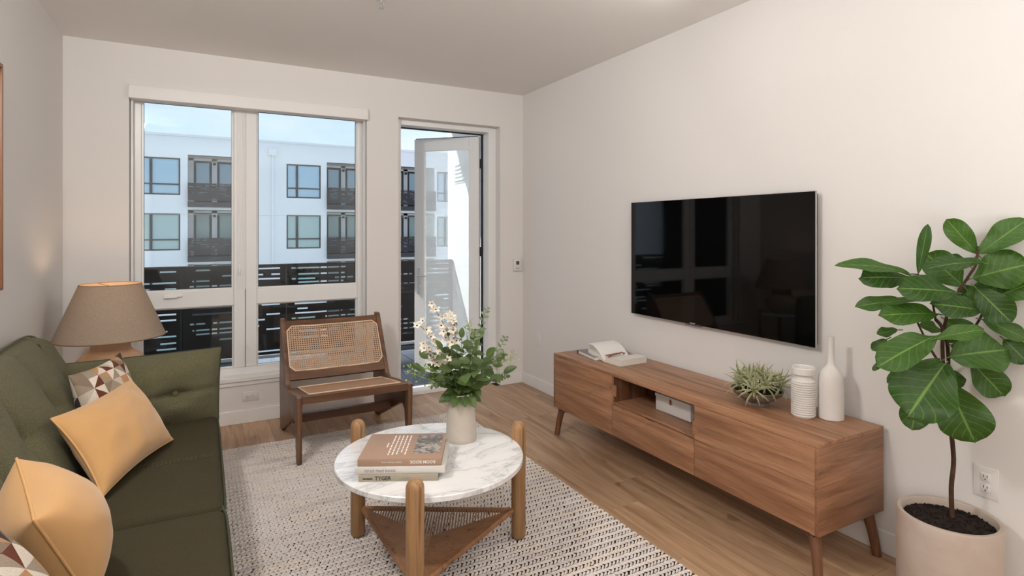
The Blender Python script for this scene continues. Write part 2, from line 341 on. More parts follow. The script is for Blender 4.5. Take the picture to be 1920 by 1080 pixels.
def text(name, body, size, origin, xdir, ydir, m, parent, extrude=.0003, align='LEFT', sx=1., bold=0):
    cu = bpy.data.curves.new(name, 'FONT'); cu.body = body; cu.size = size; cu.extrude = extrude; cu.align_x = align; cu.resolution_u = 2; cu.offset = bold
    t = bpy.data.objects.new(name+'_tmp', cu); C.objects.link(t); bpy.context.view_layer.update(); me = bpy.data.meshes.new_from_object(t); bpy.data.objects.remove(t)
    xd = V(xdir).normalized(); yd = V(ydir).normalized(); zd = xd.cross(yd); R = Matrix((xd*sx,yd,zd)).transposed().to_4x4(); R.translation = V(origin); me.transform(R)
    return link(name, me, m, parent, None, 0)
# ================================================================== THE ROOM
XL, XR, YB, YF, H = -.80, 2.705, 4.73, -3.2, 2.74
WIN = (-.434, 1.214, .345, 2.45); DOR = (1.483, 2.464, 0.0, 2.42)
struct('wall_back', holes(B(), XL-.15, XR+.15, 0, H+.35, YB, YB+.24, [WIN, DOR]), 'wall')
struct('wall_left', box(B(), XL-.15, XL, YF, YB, 0, H), 'wall'); struct('wall_right', box(B(), XR, XR+.15, YF, YB, 0, H), 'wall')
struct('wall_front', box(B(), XL-.15, XR+.15, YF-.15, YF, 0, H), 'wall')
struct('ceiling', box(B(), XL-.15, XR+.15, YF-.15, YB, H, H+.12), 'ceiling')
fl = struct('floor', box(B(), XL-.15, XR+.15, YF-.15, YB+.24, -.15, -.0105), 'sub')
rnd = random.Random(4); pw = .1785; pl = 1.22; i = 0; x = XL+.003; meshes = {}
def plank_mesh(w_, l_):
    k = (round(w_,4), round(l_,4))
    if k not in meshes:
        bm = box(B(), 0, w_, 0, l_, -.010, 0); es = [e_ for e_ in bm.edges if all(v.co.z > -.001 for v in e_.verts)]
        bmesh.ops.bevel(bm, geom=es, offset=.0007, segments=1, affect='EDGES'); me = bpy.data.meshes.new('plank'); bm.to_mesh(me); bm.free(); me.materials.append(M['plank']); meshes[k] = me
    return meshes[k]
while x < XR-.01:
    w_ = min(pw, XR-.003-x)-.0009; y = -.35-round(rnd.random()*4)*.24
    row_end = YB+(.20 if (x+.1 > DOR[0] and x < DOR[1]-.1) else -.003)
    while y < row_end-.01:
        l_ = min(pl, row_end-y)-.0012
        if y+l_ > -.2:
            o = bpy.data.objects.new('plank', plank_mesh(w_, l_)); C.objects.link(o); o.parent = fl; o.location = V((x,y,0))-ORG[fl.name]
        y += pl
    x += pw
bb = .10
struct('baseboard_left', box(B(), XL, XL+.013, 0, YB, 0, bb, bev=.003), 'trim')
struct('baseboard_right', box(B(), XR-.013, XR, 0, YB, 0, bb, bev=.003), 'trim')
struct('baseboard_back', box(B(), XL+.013, DOR[0], YB-.013, YB, 0, bb, bev=.003), 'trim')
struct('baseboard_corner', box(B(), DOR[1], XR-.013, YB-.013, YB, 0, bb, bev=.003), 'trim')
# ---- window: two units side by side with a wide mullion and a transom
FY, FB = 4.83, 4.92
wf = struct('window_1', box(box(box(box(B(), WIN[0], WIN[0]+.064, FY, FB, WIN[2], WIN[3], bev=.004), WIN[1]-.055, WIN[1], FY, FB, WIN[2], WIN[3], bev=.004), WIN[0]+.064, WIN[1]-.055, FY, FB, 2.385, WIN[3]), WIN[0]+.064, WIN[1]-.055, FY, FB, WIN[2], .398), 'pvc')
struct('mullion', box(box(B(), .222, .302, FY, FB, .398, 2.385, bev=.006), .305, .385, FY, FB, .398, 2.385, bev=.006), 'pvc', wf)
for k in range(4): struct('mullion_rib', box(B(), .245+k*.018, .252+k*.018, FY-.006, FY+.002, 1.0, 2.37, bev=.002), 'pvc', wf)
for a, b in ((-.37,.222),(.385,1.159)): struct('transom', box(B(), a, b, FY+.002, FB, .880, 1.0, bev=.004), 'pvc', wf)
# opening sash on the upper left
def ring(bm, x0, x1, z0, z1, t, y0, y1, bev=.002):
    box(bm, x0, x0+t, y0, y1, z0, z1, bev); box(bm, x1-t, x1, y0, y1, z0, z1, bev); box(bm, x0+t, x1-t, y0, y1, z1-t, z1, bev); box(bm, x0+t, x1-t, y0, y1, z0, z0+t, bev); return bm
struct('sash', ring(B(), -.37, .222, 1.0, 2.385, .014, FY+.012, FY+.05), 'pvc', wf)
for (a, b, c, d) in ((-.37,.222,.398,.88),(.385,1.159,.398,.88),(.385,1.159,1.0,2.385)): struct('glazing_bead', ring(B(), a, b, c, d, .010, FY+.02, FY+.05), 'pvc', wf)
for (a, b, c, d) in ((-.36,.212,1.01,2.375),(-.36,.212,.408,.87),(.395,1.149,.408,.87),(.395,1.149,1.01,2.375)): struct('pane', box(B(), a, b, FY+.034, FY+.038, c, d), 'glass', wf)
for (a, b, c, d) in ((-.358,.210,1.012,2.373),(.395,1.149,1.01,2.375)): struct('gasket', ring(B(), a, b, c, d, .0035, FY+.027, FY+.033, 0), 'frameext', wf)
bm = box(B(), -.235, -.115, FY-.014, FY+.004, .962, .978, bev=.004); box(bm, -.235, -.15, FY-.024, FY-.012, .958, .966, bev=.003); struct('crank_handle', bm, 'pvc', wf)
bm = box(B(), .252, .272, FY-.008, FY+.002, 1.10, 1.19, bev=.004); box(bm, .256, .268, FY-.026, FY-.006, 1.12, 1.16, bev=.004); struct('latch', bm, 'pvc', wf)
struct('trim_1', box(box(B(), -.475, 1.25, YB-.022, FY+.002, .316, .347, bev=.004), -.45, 1.225, YB-.010, YB, .285, .316, bev=.002), 'trim')   # window stool and apron
bl = empty('roller_blind', (.39,4.72,2.41), 'white fabric cassette of a rolled-up blind across the window head', 'blind')
pbox('cassette', (-.434,1.214,4.695,4.80,2.365,2.455), 'blind', bl, .004); pbox('end_cap', (-.437,-.434,4.693,4.80,2.362,2.457), 'pvc', bl, .001); pbox('end_cap', (1.214,1.217,4.693,4.80,2.362,2.457), 'pvc', bl, .001)
for xx in (-.428, 1.198): pbox('side_channel', (xx,xx+.014,4.77,4.80,.36,2.365), 'pvc', bl, .002)
bm = tube(B(), [(1.190,4.745,2.37),(1.190,4.745,.70)], .0016, 6); tube(bm, [(1.202,4.745,2.37),(1.202,4.745,.70)], .0016, 6); obj('cord', bm, 'pvc', bl)
pbox('cord_tensioner', (1.184,1.208,4.735,4.75,.66,.74), 'plastic', bl, .004)
# ---- balcony door: frame in the wall, leaf swung outwards on the right jamb
df = struct('door_1', box(box(box(box(B(), DOR[0], DOR[0]+.05, 4.82, 4.96, .0, 2.42), 2.385, DOR[1], 4.82, 4.96, .0, 2.42, bev=.004), DOR[0]+.05, 2.385, 4.82, 4.96, 2.375, 2.42, bev=.003), DOR[0]+.05, 2.385, 4.80, 4.96, .0, .035, bev=.003), 'pvc')
struct('weather_strip', box(box(B(), 2.373, 2.385, 4.935, 4.962, .04, 2.37), 1.55, 2.373, 4.945, 4.962, 2.364, 2.375), 'frameext', df)
for z in (.35, 1.2, 2.05): struct('hinge', lathe(B(), [(0,0),(.009,0),(.009,.09),(0,.09)], (2.376,4.972,z), 12), 'frameext', df)
hx, hy = 2.372, 4.985; ex, ey = 1.885, 5.455; L = hypot(ex-hx, ey-hy); ang = atan2(ey-hy, ex-hx)
R = Matrix.Translation((hx,hy,0)) @ Matrix.Rotation(ang, 4, 'Z')           # local x runs from hinge to the closing edge
dl = struct('door_leaf', None or (lambda bm: (box(bm, 0,.105,-.024,.024,.045,2.355,bev=.004,R=R), box(bm, L-.105,L,-.024,.024,.045,2.355,bev=.004,R=R), box(bm, .105,L-.105,-.024,.024,2.235,2.355,bev=.004,R=R), box(bm, .105,L-.105,-.024,.024,.045,.24,bev=.004,R=R), bm)[-1])(B()), 'pvc', df)
struct('door_pane', box(B(), .10, L-.10, -.006, .006, .235, 2.24, R=R), 'doorglass', df)
struct('door_edge_strip', box(B(), .02, L-.012, -.025, .012, 2.3555, 2.363, R=R), 'frameext', df)
bm = box(B(), L-.068, L-.034, .024, .032, .82, 1.08, bev=.004, R=R); tube(bm, [R@V((L-.051,.03,1.0)), R@V((L-.051,.066,1.0)), R@V((L-.15,.068,1.0))], .008, 8); box(bm, L-.062, L-.040, .032,.040,.88,.91,bev=.003,R=R); struct('door_handle', bm, 'metalframe', df)
# ================================================================== BALCONY AND COURTYARD
dk = struct('balcony_floor', box(B(), -1.15, 2.75, YB+.24, 6.75, -.25, -.03), 'deck')
for xx in np.arange(-1.15, 2.70, .65): struct('deck_board', box(B(), xx+.003, min(xx+.647, 2.75), YB+.245, 6.64, -.03, -.018, bev=.002), 'deck', dk)
struct('balcony_wall_right', box(B(), 2.75, 2.95, YB+.24, 6.72, -.25, 3.2), 'stucco'); struct('balcony_wall_left', box(B(), -1.35, -1.15, YB+.24, 6.72, -.25, 3.2), 'stucco')
struct('balcony_ceiling', box(B(), -1.35, 2.95, YB+.24, 6.72, 2.86, 3.1), 'stucco')
struct('upper_facade', box(B(), -8, 10, YB, YB+.24, 3.09, 6.5), 'stucco'); struct('side_facade', box(B(), 2.95, 10, YB+.24, YB+.4, -8, 3.1), 'stucco'); struct('side_facade_left', box(B(), -8, -1.35, YB+.24, YB+.4, -8, 3.1), 'stucco')
vt = empty('wall_vent', (2.74,6.3,2.15), 'white louvred vent high on the balcony side wall', 'vent')
pbox('vent_frame', (2.742,2.75,6.12,6.5,2.02,2.30), 'stucco', vt, .002)
for k in range(5): pbox('louvre', (2.725,2.744,6.15,6.47,2.05+k*.046,2.062+k*.046), 'stucco', vt, .002)
def slotted(bm, w, h, t, rows, seed, slot=.012, dens=.6, minl=.08, maxl=.42):
    """sheet w x h (x, z) from the origin cut by horizontal slots"""
    r = random.Random(seed); ops = []
    for k in range(rows):
        z = h*(k+.75)/(rows+.5)+r.uniform(-.2,.2)*h/rows; x = .05+r.random()*.25*w*.3
        while x < w-.1:
            l_ = r.uniform(minl, maxl)
            if r.random() < dens: ops.append((x, min(x+l_, w-.04), z, z+slot))
            x += l_+r.uniform(.04,.22)*(maxl/.42)
    return ops
rl = empty('balcony_railing', (.8,6.55,.02), 'dark bronze balcony railing of sheet panels cut with horizontal slots', 'railing')
xs = [-1.14, -.16, .80, 1.78, 2.74]
for k in range(4):
    x0, x1 = xs[k]+.012, xs[k+1]-.012
    ops = [(x0+a, x0+b, .13+c, .13+d) for a,b,c,d in slotted(None, x1-x0, .94, 0, 17, 31+k, .0165, .72, .10, .62)]
    bm = B()
    for ri in sorted({round(o[2],5) for o in ops}): pass
    # build row by row so that slots at different heights stay independent
    rows = sorted({(round(o[2],5), round(o[3],5)) for o in ops}); z = .13
    for (a, b) in rows:
        if a > z: box(bm, x0, x1, 6.55, 6.556, z, a)
        xx = x0
        for o in sorted([q for q in ops if abs(q[2]-a) < 1e-4]):
            if o[0] > xx: box(bm, xx, o[0], 6.55, 6.556, a, b)
            xx = o[1]
        box(bm, xx, x1, 6.55, 6.556, a, b); z = b
    box(bm, x0, x1, 6.55, 6.556, z, 1.075); obj('slotted_panel', bm, 'rail', rl, None, 0)
for k, xx in enumerate(xs): pbox('post', (xx-.012,xx+.012,6.558,6.60,-.03,1.07), 'rail', rl, .002)
pbox('top_rail', (xs[0],xs[-1],6.545,6.60,1.07,1.09), 'rail', rl, .003); pbox('bottom_rail', (xs[0],xs[-1],6.558,6.59,.09,.125), 'metalframe', rl, .003)
# ---- the apartment block across the courtyard
FYB = 33.; bd = empty('apartment_block', (5,FYB,-9), 'white apartment block across the courtyard with dark windows and slotted balconies', 'building')
fp = 2.77; wins = []; alc = []
shifts = [-13.4, -6.78, 0, 6.78]; wx = [-2.68+s for s in shifts]+[12.8, 22.3]; ax = [-.566+s for s in shifts]+[10.05, 15.5, 24.5]
for f in range(-3, 2):
    for q in wx: wins.append((q, q+1.79, .45+f*fp, 2.30+f*fp))
    for q in ax: alc.append((q, q+2.58, -.02+f*fp if True else 0, 2.50+f*fp))
ops = [(a,b,c,d) for a,b,c,d in wins]+[(a,b,c,d) for a,b,c,d in alc]
obj('wall', holes(B(), -22, 34, -9, 6.16, FYB, FYB+.4, ops), 'stucco', bd, None, 0)
pbox('parapet_cap', (-22,34,FYB-.06,FYB+.5,6.16,6.29), 'stucco', bd, .01)
obj('back_wall', box(B(), -22, 34, FYB+1.9, FYB+2.1, -9, 6.1), 'stucco', bd, None, 0)
bm = B()
for q in ax: box(bm, q-.15, q, FYB+.4, FYB+1.9, -9, 6.1); box(bm, q+2.58, q+2.73, FYB+.4, FYB+1.9, -9, 6.1)
obj('balcony_side_walls', bm, 'stucco', bd, None, 0)
for k in (3.35, 9.4): pbox('downpipe', (k,k+.09,FYB-.1,FYB,-9,5.5), 'stucco', bd, .01); pbox('rain_head', (k-.16,k+.25,FYB-.22,FYB,5.45,5.82), 'stucco', bd, .01)
for z in (-.62, 2.95-.7, ): pbox('wall_joint', (-22,34,FYB-.012,FYB-.002,z,z+.015), 'stucco2', bd, 0)
def share(name, me_obj, dx, dz, parent):
    o = me_obj.copy(); C.objects.link(o); o.parent = parent; o.location = me_obj.location+V((dx,0,dz)); ORG[o.name] = ORG[me_obj.name]+V((dx,0,dz)); return o
def win_unit(x0, z0, pane):
    x1, z1 = x0+1.79, z0+1.85; f = obj('window', (lambda bm: (ring(bm, x0, x1, z0, z1, .07, FYB+.02, FYB+.12, 0), box(bm, x0+.48, x0+.60, FYB+.02, FYB+.12, z0+.07, z1-.07), box(bm, x0+.07, x0+.48, FYB+.03, FYB+.11, z0+.50, z0+.57), box(bm, x0+.60, x1-.07, FYB+.03, FYB+.11, z0+.50, z0+.57), bm)[-1])(B()), 'darkframe', bd, None, 0)
    for a, b, c, d in ((x0+.07,x0+.48,z0+.07,z0+.50),(x0+.07,x0+.48,z0+.57,z1-.07),(x0+.60,x1-.07,z0+.07,z0+.50),(x0+.60,x1-.07,z0+.57,z1-.07)): obj('pane', box(B(), a, b, FYB+.07, FYB+.08, c, d), pane, f, None, 0)
    return f
for f in range(-2, 2):
    for k, q in enumerate(wx):
        if f < 0 and k not in (1,2,3): continue
        win_unit(q, .45+f*fp, 'farpane' if f == 1 else 'fartint')
def bal_unit(q, f):
    z = f*fp; y = FYB+1.5
    pbox('balcony_slab', (q-.0,q+2.58,FYB-.25,FYB+1.9,-.14+z,.12+z), 'darkframe', bd, .01)
    pbox('balcony_ceiling', (q,q+2.58,FYB+.05,FYB+1.9,2.50+z,2.62+z), 'stucco2', bd, 0)
    for dx in (.25, 1.35):
        d = obj('balcony_door', ring(box(B(), q+dx+.09, q+dx+.76, y+.03, y+.08, .12+z, .5+z), q+dx, q+dx+.85, .12+z, 2.38+z, .115, y, y+.12, 0), 'darkframe', bd, None, 0)
        obj('pane', box(B(), q+dx+.11, q+dx+.74, y+.05, y+.06, .5+z, 2.27+z), 'farpane' if f == 1 else 'fartint', d, None, 0)
    obj('door_wall', box(box(box(B(), q, q+.25, y, y+.1, .12+z, 2.5+z), q+1.10, q+1.35, y, y+.1, .12+z, 2.5+z), q+2.2, q+2.58, y, y+.1, .12+z, 2.5+z), 'stucco', bd, None, 0)
    obj('door_lintel', box(B(), q, q+2.58, y, y+.1, 2.38+z, 2.5+z), 'stucco', bd, None, 0)
    pbox('wall_lamp', (q+1.16,q+1.29,y-.12,y,2.17+z,2.30+z), 'darkframe', bd, .01)
    ops = slotted(None, 2.56, .86, 0, 12, int(q*7+f*13)+400, .022, .5, .15, .5); bm = B(); rows = sorted({(round(o[2],5), round(o[3],5)) for o in ops}); zz = 0.
    for (a, b) in rows:
        if a > zz: box(bm, q+.01, q+2.57, FYB-.26, FYB-.25, .2+z+zz, .2+z+a)
        xx = 0.
        for o in sorted([p for p in ops if abs(p[2]-a) < 1e-4]):
            if o[0] > xx: box(bm, q+.01+xx, q+.01+o[0], FYB-.26, FYB-.25, .2+z+a, .2+z+b)
            xx = o[1]
        if xx < 2.55: box(bm, q+.01+xx, q+2.57, FYB-.26, FYB-.25, .2+z+a, .2+z+b)
        zz = b
    box(bm, q+.01, q+2.57, FYB-.26, FYB-.25, .2+z+zz, 1.07+z); obj('slotted_railing', bm, 'rail', bd, None, 0)
for f in range(-2, 2):
    for k, q in enumerate(ax):
        if f < 0 and k not in (1,2,3,4): continue
        bal_unit(q, f)
struct('courtyard_ground', box(B(), -60, 70, YB+.4, 60, -9.3, -9.0), 'asphalt')
# ================================================================== FITTINGS
def outlet(p, axis, label, horiz=False, blank=False):
    """axis 'Y': on the back wall facing -y; 'X': on the right wall facing -x. p = centre on the wall"""
    a, b = (.114,.070) if horiz else (.070,.114)
    if not horiz and p[2] > .44 and axis == 'X' and not blank: a, b = (.080,.120)
    t = empty('wall_outlet', p, label, 'outlet', 'white wall outlets')
    def bx(name, u0, u1, v0, v1, d0, d1, m, par=t, bev=.001):
        dd = (p[0]+u0,p[0]+u1,p[1]-d1,p[1]-d0,p[2]+v0,p[2]+v1) if axis == 'Y' else (p[0]-d1,p[0]-d0,p[1]+u0,p[1]+u1,p[2]+v0,p[2]+v1)
        return pbox(name, dd, m, par, bev)
    bx('cover_plate', -a/2, a/2, -b/2, b/2, 0, .006, 'plastic', bev=.002)
    if blank: return bx('blank_insert', -.015,.015,-.033,.033,.006,.009,'plastic')
    for s in (-1, 1):
        cu, cv = (s*.021, 0) if horiz else (0, s*.021)
        r_ = bx('receptacle', cu-.016, cu+.016, cv-.016, cv+.016, .006, .009, 'plastic')
        for q in (-.006, .006):
            u, v = (cu, cv+q) if horiz else (cu+q, cv+.004)
            hw, hh = (.0045,.0011) if horiz else (.0011,.0045)
            bx('slot', u-hw, u+hw, v-hh, v+hh, .0088, .0095, 'slot', r_, 0)
        bx('ground_hole', cu-(.011 if horiz else .0022)*1, cu-(.007 if horiz else -.0022), cv-(.002 if horiz else .0105), cv+(.002 if horiz else -.0065), .0088, .0095, 'slot', r_, 0)
outlet((.333,YB,.197), 'Y', 'white duplex outlet set sideways in the wall below the window', True)
outlet((XR,1.065,.462), 'X', 'white duplex wall outlet beside the fiddle-leaf fig')
outlet((XR,4.436,.45), 'X', 'blank white wall plate between the room corner and the sideboard', False, True)
th = empty('thermostat', (2.641,YB,1.13), 'small white thermostat on the wall right of the balcony door', 'thermostat')
pbox('housing', (2.60,2.682,YB-.022,YB,1.066,1.184), 'plastic', th, .004); pbox('display', (2.622,2.655,YB-.0235,YB-.021,1.125,1.158), 'screen_grey', th, .001); pbox('button', (2.622,2.655,YB-.0235,YB-.021,1.09,1.094), 'slot', th, 0)
sp = empty('fire_sprinkler', (.883,3.16,2.74), 'small fire sprinkler head on the ceiling at the top edge of the photo', 'sprinkler')
obj('escutcheon', lathe(B(), [(0,0),(.038,0),(.034,-.006),(.015,-.008),(0,-.008)], (.883,3.13,2.74), 24), 'plastic', sp)
bm = tube(B(), [(.883,3.13,2.732),(.883,3.13,2.715)], .007, 8); tube(bm, [(.873,3.13,2.72),(.871,3.13,2.70),(.883,3.13,2.69),(.895,3.13,2.70),(.893,3.13,2.72)], .0025, 6); obj('frame_arms', bm, 'silver', sp); obj('deflector', lathe(B(), [(0,0),(.016,0),(.016,.002),(0,.002)], (.883,3.13,2.686), 16), 'silver', sp)
ar = empty('framed_picture', (XL+.015,2.9,1.68), 'large picture in an orange-brown wooden frame on the left wall above the sofa', 'picture')
F0, F1, G0, G1 = 2.35, 3.32, 1.185, 2.19
bm = box(B(), XL+.001, XL+.028, F1-.02, F1, G0, G1, .002); box(bm, XL+.001, XL+.028, F0, F0+.02, G0, G1, .002); box(bm, XL+.001, XL+.028, F0+.02, F1-.02, G1-.02, G1, .002); box(bm, XL+.001, XL+.028, F0+.02, F1-.02, G0, G0+.02, .002); obj('wooden_frame', bm, 'frame', ar)
pbox('canvas', (XL+.002,XL+.018,F0+.02,F1-.02,G0+.02,G1-.02), 'canvas', ar, 0)
# ---- television
tv = empty('television', (2.68,2.42,1.25), 'large black flat television mounted on the right wall', 'television')
T0, T1, TZ0, TZ1 = 1.740, 3.103, .872, 1.643
obj('screen', box(B(), 2.655,2.662,T0,T1,TZ0,TZ1), 'tv', tv, None, 0)
pbox('housing', (2.6625,2.692,T0+.01,T1-.01,TZ0+.01,TZ1-.01), 'tvbody', tv, .004); pbox('wall_mount', (2.692,XR-.001,T0+.4,T1-.4,TZ0+.2,TZ1-.2), 'tvbody', tv, 0)
bm = B()
box(bm, 2.6535,2.664,T0-.0025,T0,TZ0-.002,TZ1+.002); box(bm, 2.6535,2.664,T1,T1+.0025,TZ0-.002,TZ1+.002); box(bm, 2.6535,2.664,T0,T1,TZ1,TZ1+.002); box(bm, 2.6535,2.664,T0,T1,TZ0-.002,TZ0); obj('silver_rim', bm, 'silver', tv, 'thin silver rim', 0)
pbox('badge', (2.650,2.6548,2.515,2.555,TZ0+.003,TZ0+.010), 'silver', tv, .001); pbox('sensor_bump', (2.656,2.672,2.47,2.60,TZ0-.008,TZ0-.002), 'tvbody', tv, .002)
# ================================================================== RUG
rg = empty('woven_rug', (.75,2.6,.0), 'cream chunky braided wool rug with dark warp under the coffee table', 'rug')
RX0, RX1, RY0, RY1 = -.42, 1.832, .95, 4.19
pbox('rug_backing', (RX0,RX1-.012,RY0,RY1-.012,.0005,.0075), 'rugbase', rg, .002)
def stitches():
    pitch = .043; step = .0198; rows = int((RY1-RY0)/pitch); cols = int((RX1-RX0)/step); rr = np.random.default_rng(3)
    prof = [(-1,0,.0),(-.55,.72,.8),(.1,1,1),(.65,.75,.75),(1,0,.0)]     # position along the stitch, half width, height
    vs, fs = [], []; base_v = []; 
    for t, w_, h_ in prof: base_v += [(t,-w_,0),(t,-.45*w_,h_),(t,.45*w_,h_),(t,w_,0)] if w_ else [(t,0,.25)]
    bv = np.array(base_v); idx = []; st = 0
    for t, w_, h_ in prof: k = 4 if w_ else 1; idx.append(list(range(st,st+k))); st += k
    faces = []
    for a, b in zip(idx, idx[1:]):
        if len(a) == 1: faces += [(a[0],b[j],b[j+1],-1) for j in range(3)]
        elif len(b) == 1: faces += [(a[j],b[0],a[j+1],-1) for j in range(3)]
        else: faces += [(a[j],b[j],b[j+1],a[j+1]) for j in range(3)]
    V_, F3, F4 = [], [], []; off = 0; nb = len(bv)
    f3 = np.array([f[:3] for f in faces if f[3] < 0]); f4 = np.array([f for f in faces if f[3] >= 0])
    jj, ii, ss = np.meshgrid(np.arange(rows), np.arange(cols), np.array([-1,1]), indexing='ij'); jj, ii, ss = jj.ravel(), ii.ravel(), ss.ravel(); n = len(jj)
    cx = RX0+(ii+.5+.0*ss)*step+rr.normal(0,.0012,n); cy = RY0+(jj+.5)*pitch+ss*.01075+rr.normal(0,.0005,n)
    ang = ss*(radians(-31)+rr.normal(0,.05,n))
    hl = .0160; hw = .0056*(1+rr.normal(0,.05,n)); hh = .0105*(1+rr.normal(0,.09,n))
    lx = bv[None,:,0]*hl; ly = bv[None,:,1]*hw[:,None]; lz = bv[None,:,2]*hh[:,None]+.0058
    x = cx[:,None]+lx*np.cos(ang)[:,None]-ly*np.sin(ang)[:,None]; y = cy[:,None]+lx*np.sin(ang)[:,None]+ly*np.cos(ang)[:,None]
    x = np.clip(x, RX0-.004, RX1+.004); y = np.clip(y, RY0-.002, RY1+.002)
    co = np.stack([x,y,lz+np.zeros_like(x)],-1).reshape(-1,3); o_ = (np.arange(n)*nb)[:,None,None]
    a3 = (f3[None]+o_).reshape(-1,3); a4 = (f4[None]+o_).reshape(-1,4)
    me = bpy.data.meshes.new('braided_wool'); me.vertices.add(len(co)); me.vertices.foreach_set('co', co.astype(np.float32).ravel())
    nl = a3.size+a4.size; me.loops.add(nl); me.loops.foreach_set('vertex_index', np.concatenate([a3.ravel(),a4.ravel()]).astype(np.int32))
    me.polygons.add(len(a3)+len(a4)); ls = np.concatenate([np.arange(len(a3))*3, a3.size+np.arange(len(a4))*4]).astype(np.int32); me.polygons.foreach_set('loop_start', ls)
    me.update(calc_edges=True); me.validate(); return me
so = link('braided_wool', stitches(), 'rug', rg, None, 80); so['kind'] = 'stuff'
# ================================================================== SIDEBOARD
sb = empty('sideboard', (2.44,2.42,0), 'long low walnut sideboard with an open niche and angled legs along the right wall', 'sideboard')
SX0, SX1, SY0, SY1, SZ0, SZ1 = 2.205, 2.672, 1.43, 3.412, .200, .578
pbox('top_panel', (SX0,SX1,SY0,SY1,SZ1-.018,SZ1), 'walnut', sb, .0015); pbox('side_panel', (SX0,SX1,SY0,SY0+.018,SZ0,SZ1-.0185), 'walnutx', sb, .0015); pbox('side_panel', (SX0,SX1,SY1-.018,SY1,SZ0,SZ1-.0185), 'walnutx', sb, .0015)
pbox('bottom_panel', (SX0+.02,SX1,SY0+.019,SY1-.019,SZ0,SZ0+.018), 'walnut', sb, 0); pbox('back_panel', (SX1-.012,SX1-.001,SY0+.019,SY1-.019,SZ0+.019,SZ1-.019), 'walnut', sb, 0)
N0, N1, NZ = 2.098, 2.757, .398
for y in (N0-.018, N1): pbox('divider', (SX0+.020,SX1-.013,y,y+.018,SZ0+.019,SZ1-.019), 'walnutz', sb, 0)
pbox('shelf', (SX0+.020,SX1-.013,N0+.001,N1-.001,NZ-.014,NZ), 'walnut', sb, 0)
def front(name, y0, y1, z0, z1, notch, mat_='walnut'):
    """front panel in the y-z plane with a half-round finger notch: ('L'/'R'/'T', centre, radius)"""
    pts = []
    def arc(cy, cz, r, a0, a1): return [(cy+r*cos(a0+(a1-a0)*k/12), cz+r*sin(a0+(a1-a0)*k/12)) for k in range(13)]
    k, c, r = notch
    if k == 'T': pts = [(y0,z0),(y1,z0),(y1,z1)]+arc(c, z1, r, 0, -pi)+[(y0,z1)]
    if k == 'L': pts = [(y0,z0),(y1,z0),(y1,z1),(y0,z1)]+arc(y0, c, r, pi/2, -pi/2)
    if k == 'R': pts = [(y0,z0),(y1,z0)]+arc(y1, c, r, -pi/2, -3*pi/2)+[(y1,z1),(y0,z1)]
    return obj(name, prism(B(), pts, SX0+.0005, SX0+.019, 'X', .0012), mat_, sb, None, 30)
ftop = SZ1-.0195
front('door', N1+.0015, SY1-.0185, SZ0, ftop, ('L', .47, .027)); front('door', SY0+.0185, N0-.0015, SZ0, ftop, ('R', .44, .027)); front('drawer_front', N0+.0015, N1-.0015, SZ0, NZ-.015, ('T', 2.44, .030))
for y, z in ((N1+.012,.47),(N0-.014,.44),(2.44,NZ-.052)): pbox('finger_recess', (SX0+.010,SX0+.0185,y-.034,y+.034,z-.034,z+.034), 'walnut', sb, 0)
pbox('drawer_box', (SX0+.030,SX1-.05,N0+.02,N1-.02,SZ0+.03,NZ-.05), 'walnut', sb, 0)
for (y, sy) in ((SY1-.045,-1),(SY0+.045,1)):
    for (x, sx_) in ((SX0+.040,1),(SX1-.045,-1)):
        fx, fy = x-sx_*.020, y-sy*.030
        bm = B(); tube(bm, smooth_path([(fx,fy,.001),(x-sx_*.012,y-sy*.018,.09),(x,y-sy*.004,.172),(x,y,.184)], 4), .0185, 14, .0255)
        tube(bm, smooth_path([(x,y,.165),(x,y+sy*.03,.183),(x,y+sy*.085,.187)], 4), .022, 8, .008)
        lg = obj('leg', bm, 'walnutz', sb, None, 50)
        obj('leg_fitting', lathe(B(), [(0,0),(.019,0),(.019,.014),(0,.014)], (x,y,.186), 16), 'silver', lg)
# things on and in the sideboard
bx_ = empty('storage_box', (2.476,2.4,NZ), 'pale grey storage box with a small leather pull in the open niche', 'box')
pbox('box_body', (2.352,2.60,2.262,2.534,NZ+.0005,NZ+.080), 'covertaupe', bx_, .003); bx_.children[0].data.materials[0] = M['plastic']
pbox('lid', (2.348,2.604,2.258,2.538,NZ+.0805,NZ+.098), 'plastic', bx_, .003); pbox('pull_tab', (2.3445,2.3478,2.404,2.416,NZ+.058,NZ+.088), 'tan_leather', bx_, .001)
